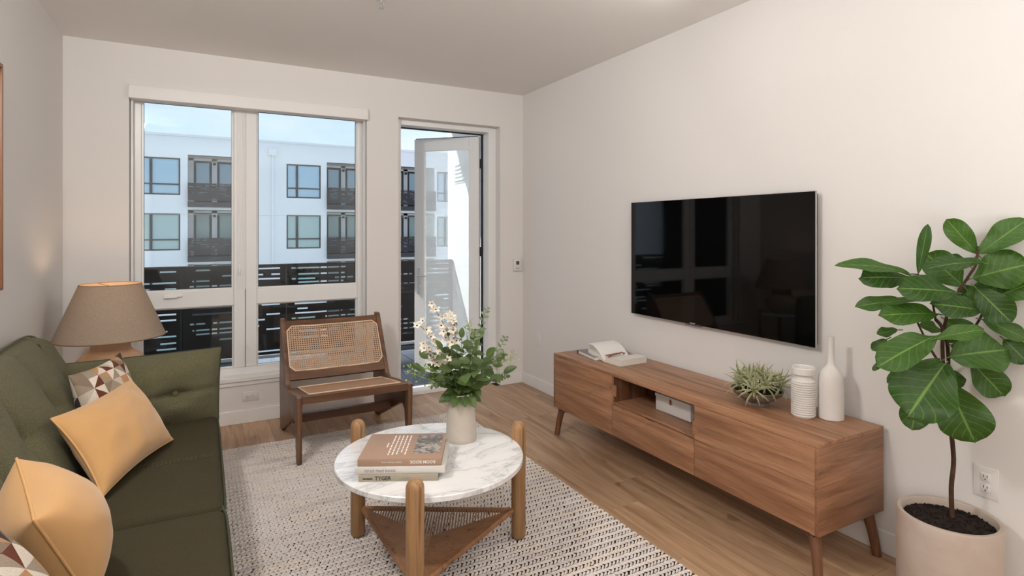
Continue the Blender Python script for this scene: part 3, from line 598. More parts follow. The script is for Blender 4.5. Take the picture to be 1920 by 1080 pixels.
# closed book and the open book lying across it
Rb = Matrix.Translation((2.435,3.175,SZ1)) @ Matrix.Rotation(radians(-8), 4, 'Z')
cb = empty('closed_book', (2.43,3.16,SZ1), 'closed grey hardback book lying flat at the far end of the sideboard', 'book')
pbox('page_block', (-.104,.100,-.118,.122,.003,.022), 'pagew', cb, 0, R=Rb); pbox('cover', (-.110,.104,-.122,.126,.0222,.0255), 'covergrey', cb, .001, R=Rb); pbox('cover', (-.110,.104,-.122,.126,.0003,.0028), 'covergrey', cb, .001, R=Rb); pbox('spine', (-.110,.104,.1265,.1295,.0003,.0255), 'inkb', cb, .001, R=Rb)
ob = empty('open_book', (2.45,3.0,SZ1), 'open cream-paged book with a brown leather marker, resting half on the grey book', 'book')
Ro = Matrix.Translation((2.452,3.015,SZ1+.004)) @ Matrix.Rotation(radians(2), 4, 'Z')
def page_half(s, thick, lift, depth=.226, wide=.165, curl=0.):
    """half of an open book: s=+1 far side, -1 near side; profile in local (y,z) extruded along x"""
    top = []; bot = []
    for k in range(13):
        t = k/12; top.append((s*t*wide, thick*(sin(min(1,t*1.25)*pi*.5)**.6)*(1-.25*t)+lift*t+curl*t*t)); bot.append((s*(t*wide*.985), lift*t))
    return prism(B(), bot+top[::-1], -depth/2, depth/2, 'X')
bm = page_half(-1, .052, 0); bm.transform(Ro); obj('page_block', bm, 'page', ob, None, 30)
bm = page_half(1, .042, .030, curl=.0); bm.transform(Ro); obj('page_block', bm, 'page', ob, None, 30)
for q in range(3):
    bm = B(); g = []
    for k in range(13):
        t = k/12; g.append((t*.165, .010+.034*sin(min(1,t*1.3)*pi/2)+(.026+q*.011)*t+.006*q*sin(t*pi)))
    prism(bm, g+[(a,b-.0012) for a,b in g[::-1]], -.112, .112, 'X'); bm.transform(Ro); obj('loose_page', bm, 'pagew', ob, None, 40)
bm = box(B(), -.116, .116, -.169, .003, -.0038, -.0012); bm.transform(Ro); obj('cover', bm, 'covertaupe', ob, None, 0)
bm = tube(B(), [(-.075,-.012,.034),(-.02,.008,.038),(.035,.002,.040)], .0055, 6); box(bm, -.09,.0,-.005,.011,.036,.041,bev=.001); tube(bm, [(.03,.0,.04),(.05,.012,.043),(.062,-.01,.038),(.045,-.016,.036)], .004, 6); bm.transform(Ro); obj('leather_marker', bm, 'tan_leather', ob, None, 40)
# vases
v1 = empty('bottle_vase', (2.57,1.608,SZ1), 'tall white bottle-shaped vase with a long thin neck', 'vase')
obj('body', lathe(B(), [(0,.0),(.050,.0),(.054,.003),(.0545,.10),(.0540,.172),(.0515,.196),(.044,.216),(.031,.232),(.021,.243),(.0158,.258),(.0140,.29),(.0138,.372),(.0150,.378),(.0115,.378),(.0105,.29),(0,.28)], (2.57,1.608,SZ1), 48), 'whiteclay', v1)
v2 = empty('ribbed_vase', (2.487,1.690,SZ1), 'short white ribbed vase with a wide collar, beside the bottle vase', 'vase')
prof = [(0,0),(.046,0),(.0485,.003)]
for k in range(15): z = .008+k*.0104; prof += [(.0525,z),(.0535,z+.003),(.0525,z+.006),(.0480,z+.0075),(.0480,z+.0100)]
prof += [(.052,.166),(.050,.172),(.038,.182),(.0345,.187),(.0345,.192),(.047,.197),(.050,.200),(.0505,.228),(.0485,.231),(.0455,.228),(.0445,.203),(.030,.19),(0,.17)]
obj('body', lathe(B(), prof, (2.487,1.690,SZ1), 56), 'whiteclay', v2, None, 25)
bw = empty('planted_bowl', (2.453,1.915,SZ1), 'shallow brown bowl full of striped spiky leaves on the sideboard', 'plant')
obj('bowl', lathe(B(), [(0,0),(.052,0),(.056,.004),(.056,.016),(.052,.020),(.080,.032),(.112,.055),(.126,.078),(.123,.080),(.108,.058),(.06,.034),(0,.03)], (2.453,1.915,SZ1), 40), 'greyclay', bw)
obj('soil', lathe(B(), [(0,.072),(.06,.070),(.117,.064)], (2.453,1.915,SZ1), 24), 'soil', bw)
def blade_mesh(L_, W_, bend, n=7, tw=0):
    bm = B(); uvl = bm.loops.layers.uv.new('UVMap'); rows = []
    for k in range(n+1):
        t = k/n; w_ = W_*(.55+.45*sin(min(1,t*1.9)*pi/2))*(1-t**3)*(1 if k < n else 0)+.0002; a = bend*t; y = L_*(sin(a)/bend if bend else t); z = L_*((1-cos(a))/bend if bend else 0)
        rows.append([(bm.verts.new((s*w_, y, -z+abs(s)*w_*.35)), (s*.5+.5, t)) for s in (-1,0,1)])
    for a, b in zip(rows, rows[1:]):
        for j in range(2):
            f = bm.faces.new((a[j][0],a[j+1][0],b[j+1][0],b[j][0]))
            for lp, uv in zip(f.loops, (a[j][1],a[j+1][1],b[j+1][1],b[j][1])): lp[uvl].uv = uv
    me = bpy.data.meshes.new('blade'); bm.to_mesh(me); bm.free(); me.polygons.foreach_set('use_smooth',[True]*len(me.polygons)); return me
rnd = random.Random(9); blades = [blade_mesh(1, .052, b) for b in (.5,.9,1.3)]
for b in blades: b.materials.append(M['spike'])
def frame_mtx(p, d, nrm, s):
    y = V(d).normalized(); z = (V(nrm)-y*V(nrm).dot(y)); z = z.normalized() if z.length > 1e-4 else y.orthogonal().normalized(); x = y.cross(z)
    m_ = Matrix((x*s,y*s,z*s)).transposed().to_4x4(); m_.translation = V(p); return m_
for k in range(14):
    a = k*2.399; r_ = .115*sqrt((k+.3)/14); c = V((2.453+r_*cos(a), 1.915+r_*sin(a), SZ1+.078+.055*(1-(r_/.12)**2)))
    out = V((cos(a)*r_*7, sin(a)*r_*7, 1)).normalized()
    ro = obj('rosette', tube(B(), [c-V((0,0,.03)), c], .004, 6, .003), 'greenstem', bw); 
    for j in range(21):
        th_ = j*2.399+k; el = .15+1.35*(j/19)**.8; t1 = out.orthogonal().normalized(); t2 = out.cross(t1); d = out*cos(el)+(t1*cos(th_)+t2*sin(th_))*sin(el); d.z += .08
        d.normalize(); p = c+out*(.012-.012*j/19); L_ = rnd.uniform(.072,.102)
        tip = p+d*L_
        if tip.z < SZ1+.012: continue
        if tip.x > 2.69: continue
        b_ = bpy.data.objects.new('blade', rnd.choice(blades)); C.objects.link(b_); b_.parent = ro; m_ = frame_mtx(p-ORG[ro.name], d, out, L_); b_.matrix_local = m_
# ================================================================== LOUNGE CHAIR
ch = empty('lounge_chair', (.88,4.0,0), 'low dark walnut lounge chair with woven cane back and seat by the window', 'chair')
CX0, CX1 = .515, 1.245; ct = .030; zc = .016
def arc_pts(cy, cz, r, a0, a1, n=6): return [(cy+r*cos(radians(a0+(a1-a0)*k/n)), cz+r*sin(radians(a0+(a1-a0)*k/n))) for k in range(n+1)]
side = [(3.672,zc),(3.712,zc),(3.748,.235),(3.79,.262),(3.86,.250),(3.93,.215),(4.43,0.001),(4.50,0.001),(4.545,.30),(4.515,.80),(4.455,.80),(4.19,.385),(4.14,.365),(3.70,.432),(3.655,.425)]
for k, x in enumerate((CX0, CX1-ct)):
    obj('side_frame', prism(B(), side, x, x+ct, 'X', .004), 'chairwood', ch, None, 30)
obj('front_rail', prism(B(), [(3.66,.385),(3.69,.385),(3.70,.432),(3.66,.430)], CX0+ct, CX1-ct, 'X', .003), 'chairwoodx', ch)
obj('rear_rail', prism(B(), [(4.14,.315),(4.17,.315),(4.17,.362),(4.14,.365)], CX0+ct, CX1-ct, 'X', .003), 'chairwoodx', ch)
obj('stretcher', prism(B(), [(4.05,.155),(4.085,.155),(4.085,.21),(4.05,.21)], CX0+ct, CX1-ct, 'X', .003), 'chairwoodx', ch)
for x in (CX0+ct, CX1-ct-.045): obj('seat_rail', prism(B(), [(3.69,.40),(4.14,.335),(4.14,.364),(3.69,.431)], x, x+.045, 'X', .002), 'chairwood', ch)
def cane(nx, nz, cell, P, th, oct_=.30, clip=None, name='woven_cane'):
    """lattice of octagonal holes; P(u,v,w) maps cell space to the chair"""
    bm = B(); vs_ = {}
    def vt(u, v):
        k = (round(u,4), round(v,4))
        if k not in vs_: vs_[k] = bm.verts.new(P(u, v, 0))
        return vs_[k]
    for i_ in range(nx):
        for j_ in range(nz):
            if clip and clip(i_, j_): continue
            c = [(i_,j_),(i_+1,j_),(i_+1,j_+1),(i_,j_+1)]; cx, cy = i_+.5, j_+.5; a, b = oct_, oct_*.45
            o_ = [(cx-b,cy-a),(cx+b,cy-a),(cx+a,cy-b),(cx+a,cy+b),(cx+b,cy+a),(cx-b,cy+a),(cx-a,cy+b),(cx-a,cy-b)]
            for s_ in range(4):
                p, q = c[s_], c[(s_+1)%4]; A_, B_ = o_[2*s_], o_[2*s_+1]
                bm.faces.new((vt(*p),vt(*q),vt(*B_),vt(*A_))); bm.faces.new((vt(*q), vt(*o_[(2*s_+2)%8]), vt(*B_)))
    g = bmesh.ops.solidify(bm, geom=bm.faces[:], thickness=th); return bm
# back plane: from (y 4.225, z .41) up to (y 4.475, z .785)
def BP(x, s, off=0): L_ = hypot(.25,.375); return V((x, 4.225+.25*s-off*.375/L_, .41+.375*s+off*.25/L_))
def slat(x0, x1, s0, s1, o0, o1, bow=0, n=12):
    bm = B(); ringv = []
    for k in range(n+1):
        x = x0+(x1-x0)*k/n; bo = -bow*(1-((k/n)*2-1)**2)
        ringv.append([bm.verts.new(BP(x, s, o+bo)) for s, o in ((s0,o0),(s1,o0),(s1,o1),(s0,o1))])
    for a, b in zip(ringv, ringv[1:]):
        for j in range(4): bm.faces.new((a[j],a[(j+1)%4],b[(j+1)%4],b[j]))
    bm.faces.new(ringv[0][::-1]); bm.faces.new(ringv[-1]); return bm
BX0, BX1 = CX0+ct, CX1-ct
obj('back_rail', slat(BX0, BX1, -.02, .125, -.012, .012, .012), 'chairwoodx', ch); obj('back_rail', slat(BX0, BX1, .875, .985, -.012, .012, .012), 'chairwoodx', ch)
cw, chh = BX1-BX0-.012, .76; nx = 42; nz = 21
def bow(x): t = (x-BX0)/(BX1-BX0)*2-1; return -.012*(1-t*t)
def BC(u, v, w=0): x = BX0+.006+cw*u/nx; s = .12+chh*v/nz; return BP(x, s, .013+bow(x))
clipc = lambda i_, j_: (min(i_, nx-1-i_)+min(j_, nz-1-j_)) < 2
obj('woven_cane', cane(nx, nz, 1, BC, .0016, .255, clipc), 'cane', ch, None, 0)
def border(P, n_a, n_b, c, w_, th):
    """octagonal flat band around the lattice"""
    o_ = [(c,0),(n_a-c,0),(n_a,c),(n_a,n_b-c),(n_a-c,n_b),(c,n_b),(0,n_b-c),(0,c)]; bm = B()
    pts = [P(a,b) for a,b in o_]; ctr = sum(pts, V())/8
    for k in range(8):
        p, q = pts[k], pts[(k+1)%8]; n_ = 8; d = (ctr-p)
        for j in range(n_):
            a = V(P(o_[k][0]+(o_[(k+1)%8][0]-o_[k][0])*j/n_, o_[k][1]+(o_[(k+1)%8][1]-o_[k][1])*j/n_)); b = V(P(o_[k][0]+(o_[(k+1)%8][0]-o_[k][0])*(j+1)/n_, o_[k][1]+(o_[(k+1)%8][1]-o_[k][1])*(j+1)/n_))
            tube(bm, [a,b], w_, 6)
    return bm
obj('cane_binding', border(BC, nx, nz, 2.2, .0058, .003), 'cane', ch, None, 60)
for (cu, cv) in ((0,0),(nx,0),(nx,nz),(0,nz)):    # wooden corner blocks behind the cut corners
    su = 1 if cu == 0 else -1; sv = 1 if cv == 0 else -1; p = [BC(cu-su*.3,cv-sv*.3), BC(cu+su*2.5,cv-sv*.3), BC(cu-su*.3,cv+sv*2.5)]; n_ = (p[1]-p[0]).cross(p[2]-p[0]).normalized(); n_ = n_ if n_.y < 0 else -n_
    bm = B(); a = [bm.verts.new(q-n_*.001) for q in p]; b = [bm.verts.new(q-n_*.016) for q in p]; bm.faces.new(a); bm.faces.new(b[::-1]); [bm.faces.new((a[j],a[(j+1)%3],b[(j+1)%3],b[j])) for j in range(3)]; obj('corner_block', bm, 'chairwoodx', ch)
def SC(u, v, w=0): return V((BX0+.045+(BX1-BX0-.09)*u/46, 3.695+.45*v/32, .4345-.066*v/32))
obj('woven_cane', cane(46, 32, 1, SC, .0016, .24), 'cane', ch, 'woven cane seat', 0); obj('seat_backing', prism(B(), [(3.70,.424),(4.14,.358),(4.14,.361),(3.70,.427)], BX0+.045, BX1-.045, 'X'), 'cane', ch, None, 0)
obj('cane_binding', border(SC, 46, 32, .1, .005, .003), 'cane', ch, None, 60)
# ================================================================== COFFEE TABLE
tb = empty('coffee_table', (.87,2.33,0), 'round coffee table with white marble top and three rounded oak posts', 'table')
TC = V((.875,2.333,0)); TR = .401; TZ = .480; RT = .0165   # rug thickness
LEGS = [(.632,2.725),(1.288,2.318),(.658,1.925)]
def post(c, r, z0, z1, par, m='oak'):
    prof = [(0,z0),(r*.75,z0),(r,z0+.012),(r,z1-.034)]+[(r*cos(a), z1-.034+.034*sin(a)) for a in (0.3,.6,.9,1.2)]+[(0,z1)]
    return obj('leg', lathe(B(), prof, (c[0],c[1],0), 28), m, par, None, 60)
for c in LEGS:
    d = V((c[0]-TC.x, c[1]-TC.y, 0)); d = d.normalized(); c2 = (TC.x+d.x*(TR+.027), TC.y+d.y*(TR+.027)); post(c2, .0335, RT, .562, tb)
obj('marble_top', lathe(B(), [(0,TZ-.024),(TR-.004,TZ-.024),(TR,TZ-.020),(TR,TZ-.003),(TR-.003,TZ),(0,TZ)], TC, 96), 'marble', tb, None, 40)
LL = [V((TC.x+V((c[0]-TC.x,c[1]-TC.y,0)).normalized().x*(TR+.01), TC.y+V((c[0]-TC.x,c[1]-TC.y,0)).normalized().y*(TR+.01), 0)) for c in LEGS]
obj('top_support', (lambda bm: ([tube(bm, [TC+V((0,0,TZ-.034)), l+V((0,0,TZ-.034))], .009, 8) for l in LL], bm)[-1])(B()), 'oak', tb)
zs = .150; G = sum(LL, V())/3+V((0,0,zs-.022))
for k in range(3):
    a, b = LL[k]+V((0,0,zs)), LL[(k+1)%3]+V((0,0,zs)); a = a+(G-a)*.03; b = b+(G-b)*.03
    fr_ = obj('shelf_rod', tube(B(), [a, b], .011, 10), 'leather', tb)
    n_ = 56; bm = B()
    if k == 0:      # rear sector: separate cords running from the rod towards the middle
        for j in range(n_):
            t = (j+.5)/n_; p = a.lerp(b, t); q = (a.lerp(G, 1-abs(1-2*t)) if t < .5 else b.lerp(G, 1-abs(2*t-1)))
            tube(bm, [p+V((0,0,.010)), p.lerp(q,.5)+V((0,0,.003)), q], .0032, 5)
        so2 = obj('cord_weave', bm, 'cord', tb, None, 60); so2['kind'] = 'stuff'
    else:
        for j in range(120):
            t = (j+.5)/120; p = a.lerp(b, t); q = (a.lerp(G, 1-abs(1-2*t)) if t < .5 else b.lerp(G, 1-abs(2*t-1)))
            tube(bm, [p+V((0,0,.010)), p.lerp(q,.5)+V((0,0,.004)), q+V((0,0,.002))], .0034, 5, cap=False)
        so2 = obj('cord_weave', bm, 'leather', tb, None, 60); so2['kind'] = 'stuff'
# ---- books on the table
bdir = V((.9,-.445,0)).normalized(); bup = V((.445,.9,0)).normalized()
def BR(c): m_ = Matrix((bdir,bup,V((0,0,1)))).transposed().to_4x4(); m_.translation = V(c); return m_
def book(name_label, c, w_, d_, z0, t, cover, pages='pagew'):
    e_ = empty('book', (c[0],c[1],z0), name_label, 'book', 'books stacked on the coffee table'); R_ = BR((c[0],c[1],z0))
    pbox('page_block', (-w_/2+.004,w_/2-.004,-d_/2+.003,d_/2-.004,.0021,t-.0021), pages, e_, 0, R=R_)
    bm = box(B(), -w_/2,w_/2,-d_/2+.002,d_/2,.0002,.002,bev=.0006,R=R_); box(bm, -w_/2,w_/2,-d_/2+.002,d_/2,t-.002,t-.0002,bev=.0006,R=R_); obj('cover', bm, cover, e_)
    bm = box(B(), -w_/2,w_/2,-d_/2-.0015,-d_/2+.0018,.0002,t-.0002,bev=.001,R=R_); sp_ = obj('spine', bm, cover, e_); return e_, R_, -w_/2, -d_/2-.0015
bk, R_, xl, yf = book('taupe book with bold black spine lettering, lowest in the stack on the coffee table', (.728,2.256), .305, .255, TZ, .0262, 'covertaupe')
zt = R_.to_3x3() @ V((1,0,0)); up = V((0,0,1))
text('lettering', 'TYGER', .0215, R_@V((xl+.062,yf-.0004,.0055)), zt, up, 'inkb', bk, sx=.95, bold=.0002); text('lettering', 'INDMARK', .0085, R_@V((xl+.016,yf-.0004,.0085)), zt, up, 'inkb', bk, bold=.0003); text('lettering', 'textile', .014, R_@V((xl+.160,yf-.0004,.0075)), zt, up, 'inkf', bk)
bk, R_, xl, yf = book('white book with grey spine lettering, in the middle of the stack on the coffee table', (.738,2.264), .345, .262, TZ+.0264, .0246, 'coverwhite')
text('lettering', 'inred med konst', .0205, R_@V((xl+.035,yf-.0004,.0065)), zt, up, 'inkg', bk, sx=.88)
bk, R_, xl, yf = book('tan book with a black and white cover picture, on top of the coffee table stack', (.742,2.281), .325, .275, TZ+.0512, .0288, 'coverbrown')
text('lettering', 'ROOM BOOK', .0165, R_@V((xl+.302,yf-.0004,.0205)), -zt, -up, 'inkw', bk, sx=.98, bold=.0003); text('lettering', 'interiors by the rooms', .0085, R_@V((xl+.17,yf-.0004,.0175)), -zt, -up, 'inkw', bk)
rnd = random.Random(2); bm = B()
for r_ in range(5):
    x = -.052+r_*.0165; y = .112
    while y > -.095+r_*.006: l_ = rnd.uniform(.010,.030); box(bm, x-.0028, x+.0028, max(y-l_,-.1), y, .0286, .0291, R=R_); y -= l_+.006
box(bm, -.072,-.067,-.02,.03,.0286,.0291,R=R_); obj('cover_text', bm, 'inkw', bk, None, 0)
def photo_mat():
    m = mat('grey_photo_print', (.2,.18,.17), .5); n = N(m); v = n.co('Object'); a = n.noise(v, 28, 5, .65, 1.5); b = n.noise(v, 9, 2)
    n.col(n.ramp(n.math('ADD', n.math('MULTIPLY', a, .7), n.math('MULTIPLY', b, .35)), [(.38,(.045,.038,.034)),(.50,(.17,.145,.125)),(.60,(.50,.45,.40)),(.7,(.18,.155,.135))])); return m
M['photo'] = photo_mat(); pbox('cover_picture', (.045,.150,-.088,.118,.0286,.0292), 'photo', bk, 0, R=R_)
# ---- vase with bouquet
vs0 = V((1.062,2.432,TZ)); vz = empty('stone_vase', vs0, 'tapered cream stone vase holding the bouquet on the coffee table', 'vase')
obj('body', lathe(B(), [(0,0),(.068,0),(.0705,.004),(.0710,.02),(.0665,.10),(.0590,.17),(.0515,.212),(.050,.216),(.046,.214),(.050,.17),(.055,.1),(.055,.03),(0,.03)], vs0, 56), 'vasebeige', vz, None, 50)
bq = empty('bouquet', vs0+V((0,0,.19)), 'leafy green bouquet with cream blossoms standing in the stone vase', 'bouquet')
def oval_leaf(name, L_, W_, bend, m, peak=.5, n=8, wave=0, cup=.25, seed=0, mm=2, fid=False):
    bm = B(); uvl = bm.loops.layers.uv.new('UVMap'); rows = []; r = random.Random(seed); ph = r.random()*6
    for k in range(n+1):
        t = k/n
        if fid:  # fiddle shape: narrow waist near the base, broad rounded end
            w_ = W_*(.10+.62*sin(min(1,t/.34)*pi/2)*(1 if t < .34 else 1)+.30*max(0,sin((t-.28)/.72*pi)) if t > .28 else .10+.62*sin(t/.34*pi/2))
            w_ *= sqrt(max(0,1-max(0,(t-.62)/.38)**2.4)) if t > .62 else 1
        else: w_ = W_*sin(pi*t**(.5/peak*.95))**.75 if 0 < t < 1 else 0
        w_ = max(w_, .002*W_); a = bend*t*2; y = L_*t*(1-.12*abs(bend)*t); z = -L_*bend*t*t*.9 if not fid else L_*bend*(t*t)*.9
        row = []
        for j in range(-mm, mm+1):
            s = j/mm; ww = wave*W_*sin(t*11+ph+(2 if s > 0 else 0))*abs(s)**2
            row.append((bm.verts.new((s*w_, y-(abs(s)**2)*.05*L_*(0 if not fid else 1)*(1-t)*0, z+abs(s)**1.3*w_*cup+ww)), (s*.5+.5, t)))
        rows.append(row)
    for a, b in zip(rows, rows[1:]):
        for j in range(2*mm):
            f = bm.faces.new((a[j][0],a[j+1][0],b[j+1][0],b[j][0]))
            for lp, uv in zip(f.loops, (a[j][1],a[j+1][1],b[j+1][1],b[j][1])): lp[uvl].uv = uv
    me = bpy.data.meshes.new(name); bm.to_mesh(me); bm.free(); me.polygons.foreach_set('use_smooth',[True]*len(me.polygons)); me.materials.append(M[m]); return me
def put(name, me, par, mtx):
    o = bpy.data.objects.new(name, me); C.objects.link(o); o.parent = par; m_ = mtx.copy(); m_.translation = mtx.translation-ORG[par.name]; o.matrix_local = m_; return o
rnd = random.Random(11); LM = [oval_leaf('leaf', 1, w_, b, 'leaf', .5, 7, .05, .2, s) for s, (w_, b) in enumerate(((.25,.15),(.29,.3),(.33,.1),(.24,.4)))]
EM = [oval_leaf('leaf', 1, w_, b, 'eucal', .5, 5, 0, .15, 9) for w_, b in ((.30,.2),(.24,.35))]; PM = [oval_leaf('leaf', 1, .3, .1, 'lightleaf', .5, 4, 0, .1, 5)]
top = vs0+V((0,0,.205)); rt = V((.877,-.480,0)); dp = V((.480,.877,0))
def BQ(u, v, d): return vs0+rt*u+dp*d+V((0,0,v))   # u to the right as one faces the table, v up, d away
def stem(pts, r=.0022, m='greenstem'): return obj('stem', tube(B(), smooth_path([vs0+V((0,0,.12)), top+V((rnd.uniform(-.02,.02),rnd.uniform(-.02,.02),0))]+pts, 5), r, 6, r*.5), m, bq)
# main leafy mass
for k in range(15):
    a = k*2.399; sp_ = .05+.16*sqrt(k/15); u, d = sp_*cos(a)*1.05, sp_*sin(a)*.8; h_ = .52-.9*sp_*abs(cos(a))+rnd.uniform(-.05,.03); h_ = max(.30, h_)
    tip = BQ(u, h_, d); mid = BQ(u*.45, .20+(h_-.2)*.5, d*.45); stem([mid, tip]); path = smooth_path([top, mid, tip], 5)
    for j in range(9):
        t = .12+.88*(j+.5)/9; q = t*(len(path)-1); p = path[int(q)].lerp(path[min(int(q)+1,len(path)-1)], q-int(q)); ph = j*2.4+k
        if j == 8: dr = (tip-mid).normalized()
        else: dr = (rt*cos(ph)+dp*sin(ph)+V((0,0,rnd.uniform(-.25,.65)))).normalized()
        L_ = rnd.uniform(.062,.100)*(1.12-.4*t); nm = V((0,0,1))*.9-dp*.9+dr.cross(V((0,0,1)))*rnd.uniform(-.5,.5)
        if p.z+dr.z*L_ < TZ+.03: continue
        put('leaf', rnd.choice(LM), bq, frame_mtx(p, dr, nm, L_))
# low leaves hanging over the rim
for k in range(13):
    a = k*.483+.1; p = top+V((cos(a)*.035, sin(a)*.035, .01)); dr = V((cos(a), sin(a), rnd.uniform(-.9,.1))).normalized(); put('leaf', rnd.choice(LM), bq, frame_mtx(p, dr, V((0,0,1))-dp*.7, rnd.uniform(.06,.085)))
# eucalyptus twigs
for pts in ([(.10,.30,.0),(.17,.40,.02),(.205,.47,.02)],[(.12,.27,-.03),(.175,.29,-.03),(.215,.305,-.02)],[(.05,.40,.03),(.09,.52,.03),(.115,.60,.04)],[(.09,.34,.05),(.16,.36,.05),(.20,.385,.06)],[(.045,.36,-.03),(.06,.46,-.03),(.065,.505,-.02)],[(-.07,.28,-.05),(-.13,.27,-.06)]):
    P_ = [BQ(*q) for q in pts]; stem(P_, .0016); path = smooth_path([top]+P_, 6); n_ = 12
    for j in range(n_):
        t = .42+.58*(j+1)/n_; q = min(t*(len(path)-1), len(path)-1.001); p = path[int(q)].lerp(path[int(q)+1], q-int(q)); ax_ = (path[int(q)+1]-path[int(q)]).normalized()
        sd = (ax_.cross(-dp)).normalized()*(1 if j % 2 else -1); dr = (sd+ax_*.6+dp*rnd.uniform(-.4,.4)).normalized(); put('leaf', rnd.choice(EM), bq, frame_mtx(p, dr, -dp+V((0,0,.5)), rnd.uniform(.022,.04)*(1.15-.5*t)))
# feathery pale sprigs (too small to pick apart: one mesh each)
def sprig(pts, n_, spread, size=.013):
    P_ = [BQ(*q) for q in pts]; s_ = stem(P_, .0012, 'greenstem'); bm = B(); path = smooth_path(P_, 6)
    for j in range(n_):
        q = min(rnd.random()*(len(path)-1), len(path)-1.001); p = path[int(q)].lerp(path[int(q)+1], q-int(q)); d = V((rnd.gauss(0,1),rnd.gauss(0,1),rnd.gauss(.2,1))).normalized(); c = p+d*rnd.random()*spread
        a = d.orthogonal().normalized()*size*.32; l_ = (d+V((0,0,.3))).normalized()*size; v_ = [bm.verts.new(c), bm.verts.new(c+l_*.5+a), bm.verts.new(c+l_), bm.verts.new(c+l_*.5-a+V((0,0,.001)))]; bm.faces.new(v_[:3]); bm.faces.new((v_[0],v_[2],v_[3]))
        if j % 3 == 0: tube(bm, [p, c], .0005, 3, cap=False)
    o = obj('sprig', bm, 'lightleaf', bq, None, 0); o['kind'] = 'stuff'
sprig([(-.08,.30,-.02),(-.16,.33,-.01),(-.235,.335,.0)], 110, .04); sprig([(-.08,.26,.02),(-.16,.27,.03),(-.25,.30,.04)], 100, .038); sprig([(.10,.30,.04),(.18,.34,.05),(.25,.375,.06)], 90, .028); sprig([(.02,.42,.04),(.035,.48,.05),(.03,.52,.05)], 70, .03)
# blossoms on dark twigs
def petal_flower(p, face, s):
    f = obj('flower', lathe(B(), [(0,-.003),(.0045,0),(.0045,.003),(0,.005)], p, 8), 'flowereye', bq); y0 = rnd.random()*6
    t1 = face.orthogonal().normalized(); t2 = face.cross(t1)
    for k in range(5): dr = (t1*cos(y0+k*1.2566)+t2*sin(y0+k*1.2566)+face*.35).normalized(); put('petal', FP, f, frame_mtx(V(p), dr, face, s))
FP = oval_leaf('petal', 1, .27, -.15, 'petal', .55, 5, 0, .25, 3)
for pts in ([(-.05,.33,.0),(-.11,.44,.0),(-.20,.54,-.01)],[(-.03,.36,.02),(-.07,.50,.02),(-.13,.61,.02)],[(-.02,.40,.0),(-.03,.50,.0),(-.045,.565,.0)],[(-.06,.33,-.03),(-.13,.38,-.03),(-.17,.45,-.03)]):
    P_ = [BQ(*q) for q in pts]; stem(P_, .002, 'twig'); path = smooth_path(P_, 6)
    for j in range(11):
        q = min((.25+.75*j/10)*(len(path)-1), len(path)-1.001); p = path[int(q)].lerp(path[int(q)+1], q-int(q))+V((rnd.uniform(-.018,.018),rnd.uniform(-.02,.01),rnd.uniform(-.015,.02))); face = (-dp+V((rnd.uniform(-.9,.9),0,rnd.uniform(-.3,.9)))).normalized(); petal_flower(p, face, rnd.uniform(.021,.028))
# ================================================================== SOFA
sf = empty('sofa', (-.35,2.4,0), 'olive green tufted fabric sofa along the left wall', 'sofa')
SY_0, SY_1 = 1.15, 3.66
def cushion(dims, r, puff=(0,0,0), n=(24,24,6), deform=None):
    x0,x1,y0,y1,z0,z1 = dims; c = V(((x0+x1)/2,(y0+y1)/2,(z0+z1)/2)); h = V(((x1-x0)/2,(y1-y0)/2,(z1-z0)/2)); bm = B()
    def add(axis, sgn):
        o_ = [a for a in range(3) if a != axis]; na, nb = n[o_[0]], n[o_[1]]; g = {}
        for i_ in range(na+1):
            for j_ in range(nb+1):
                q = [0,0,0]; q[axis] = sgn; q[o_[0]] = -cos(pi*i_/na)*.35+(2*i_/na-1)*.65; q[o_[1]] = -cos(pi*j_/nb)*.35+(2*j_/nb-1)*.65
                p = V((q[0]*h.x,q[1]*h.y,q[2]*h.z)); inn = V([max(-(h[k]-r), min(h[k]-r, p[k])) for k in range(3)]); d = p-inn
                if d.length > 1e-9: p = inn+d.normalized()*r
                for k in range(3):
                    if puff[k]:
                        u = [1-abs(q[m_])**2.5 for m_ in range(3) if m_ != k]; p[k] += puff[k]*u[0]*u[1]*max(-1,min(1,q[k]))
                P_ = c+p
                if deform: P_ = deform(P_, q)
                g[i_,j_] = bm.verts.new(P_)
        for i_ in range(na):
            for j_ in range(nb):
                f = (g[i_,j_],g[i_+1,j_],g[i_+1,j_+1],g[i_,j_+1]); bm.faces.new(f)
    for a in range(3):
        for s in (-1,1): add(a, s)
    bmesh.ops.remove_doubles(bm, verts=bm.verts, dist=.0006); return bm
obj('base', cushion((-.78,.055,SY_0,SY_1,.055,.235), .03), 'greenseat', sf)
for y in (SY_0+.08, SY_1-.08):
    for x in (-.70,-.02): obj('leg', lathe(B(), [(0,.0005 if y > 4.2 else RT*0+.0168 if x > -.4 else .0005),(.018,.0005 if x < -.4 else .0168),(.024,.056),(0,.056)], (x,y,0), 12), 'chairwood', sf)
def seatdef(P_, q):
    if q[2] > .5:
        m_ = noise.noise(V((P_.x*5,P_.y*4,.3)))*.006; P_.z += m_
        for yy in ym: P_.z -= .008*math.exp(-((P_.y-yy)/.012)**2)
    return P_
seams = [(2.385,3.60),(1.20,2.375)]
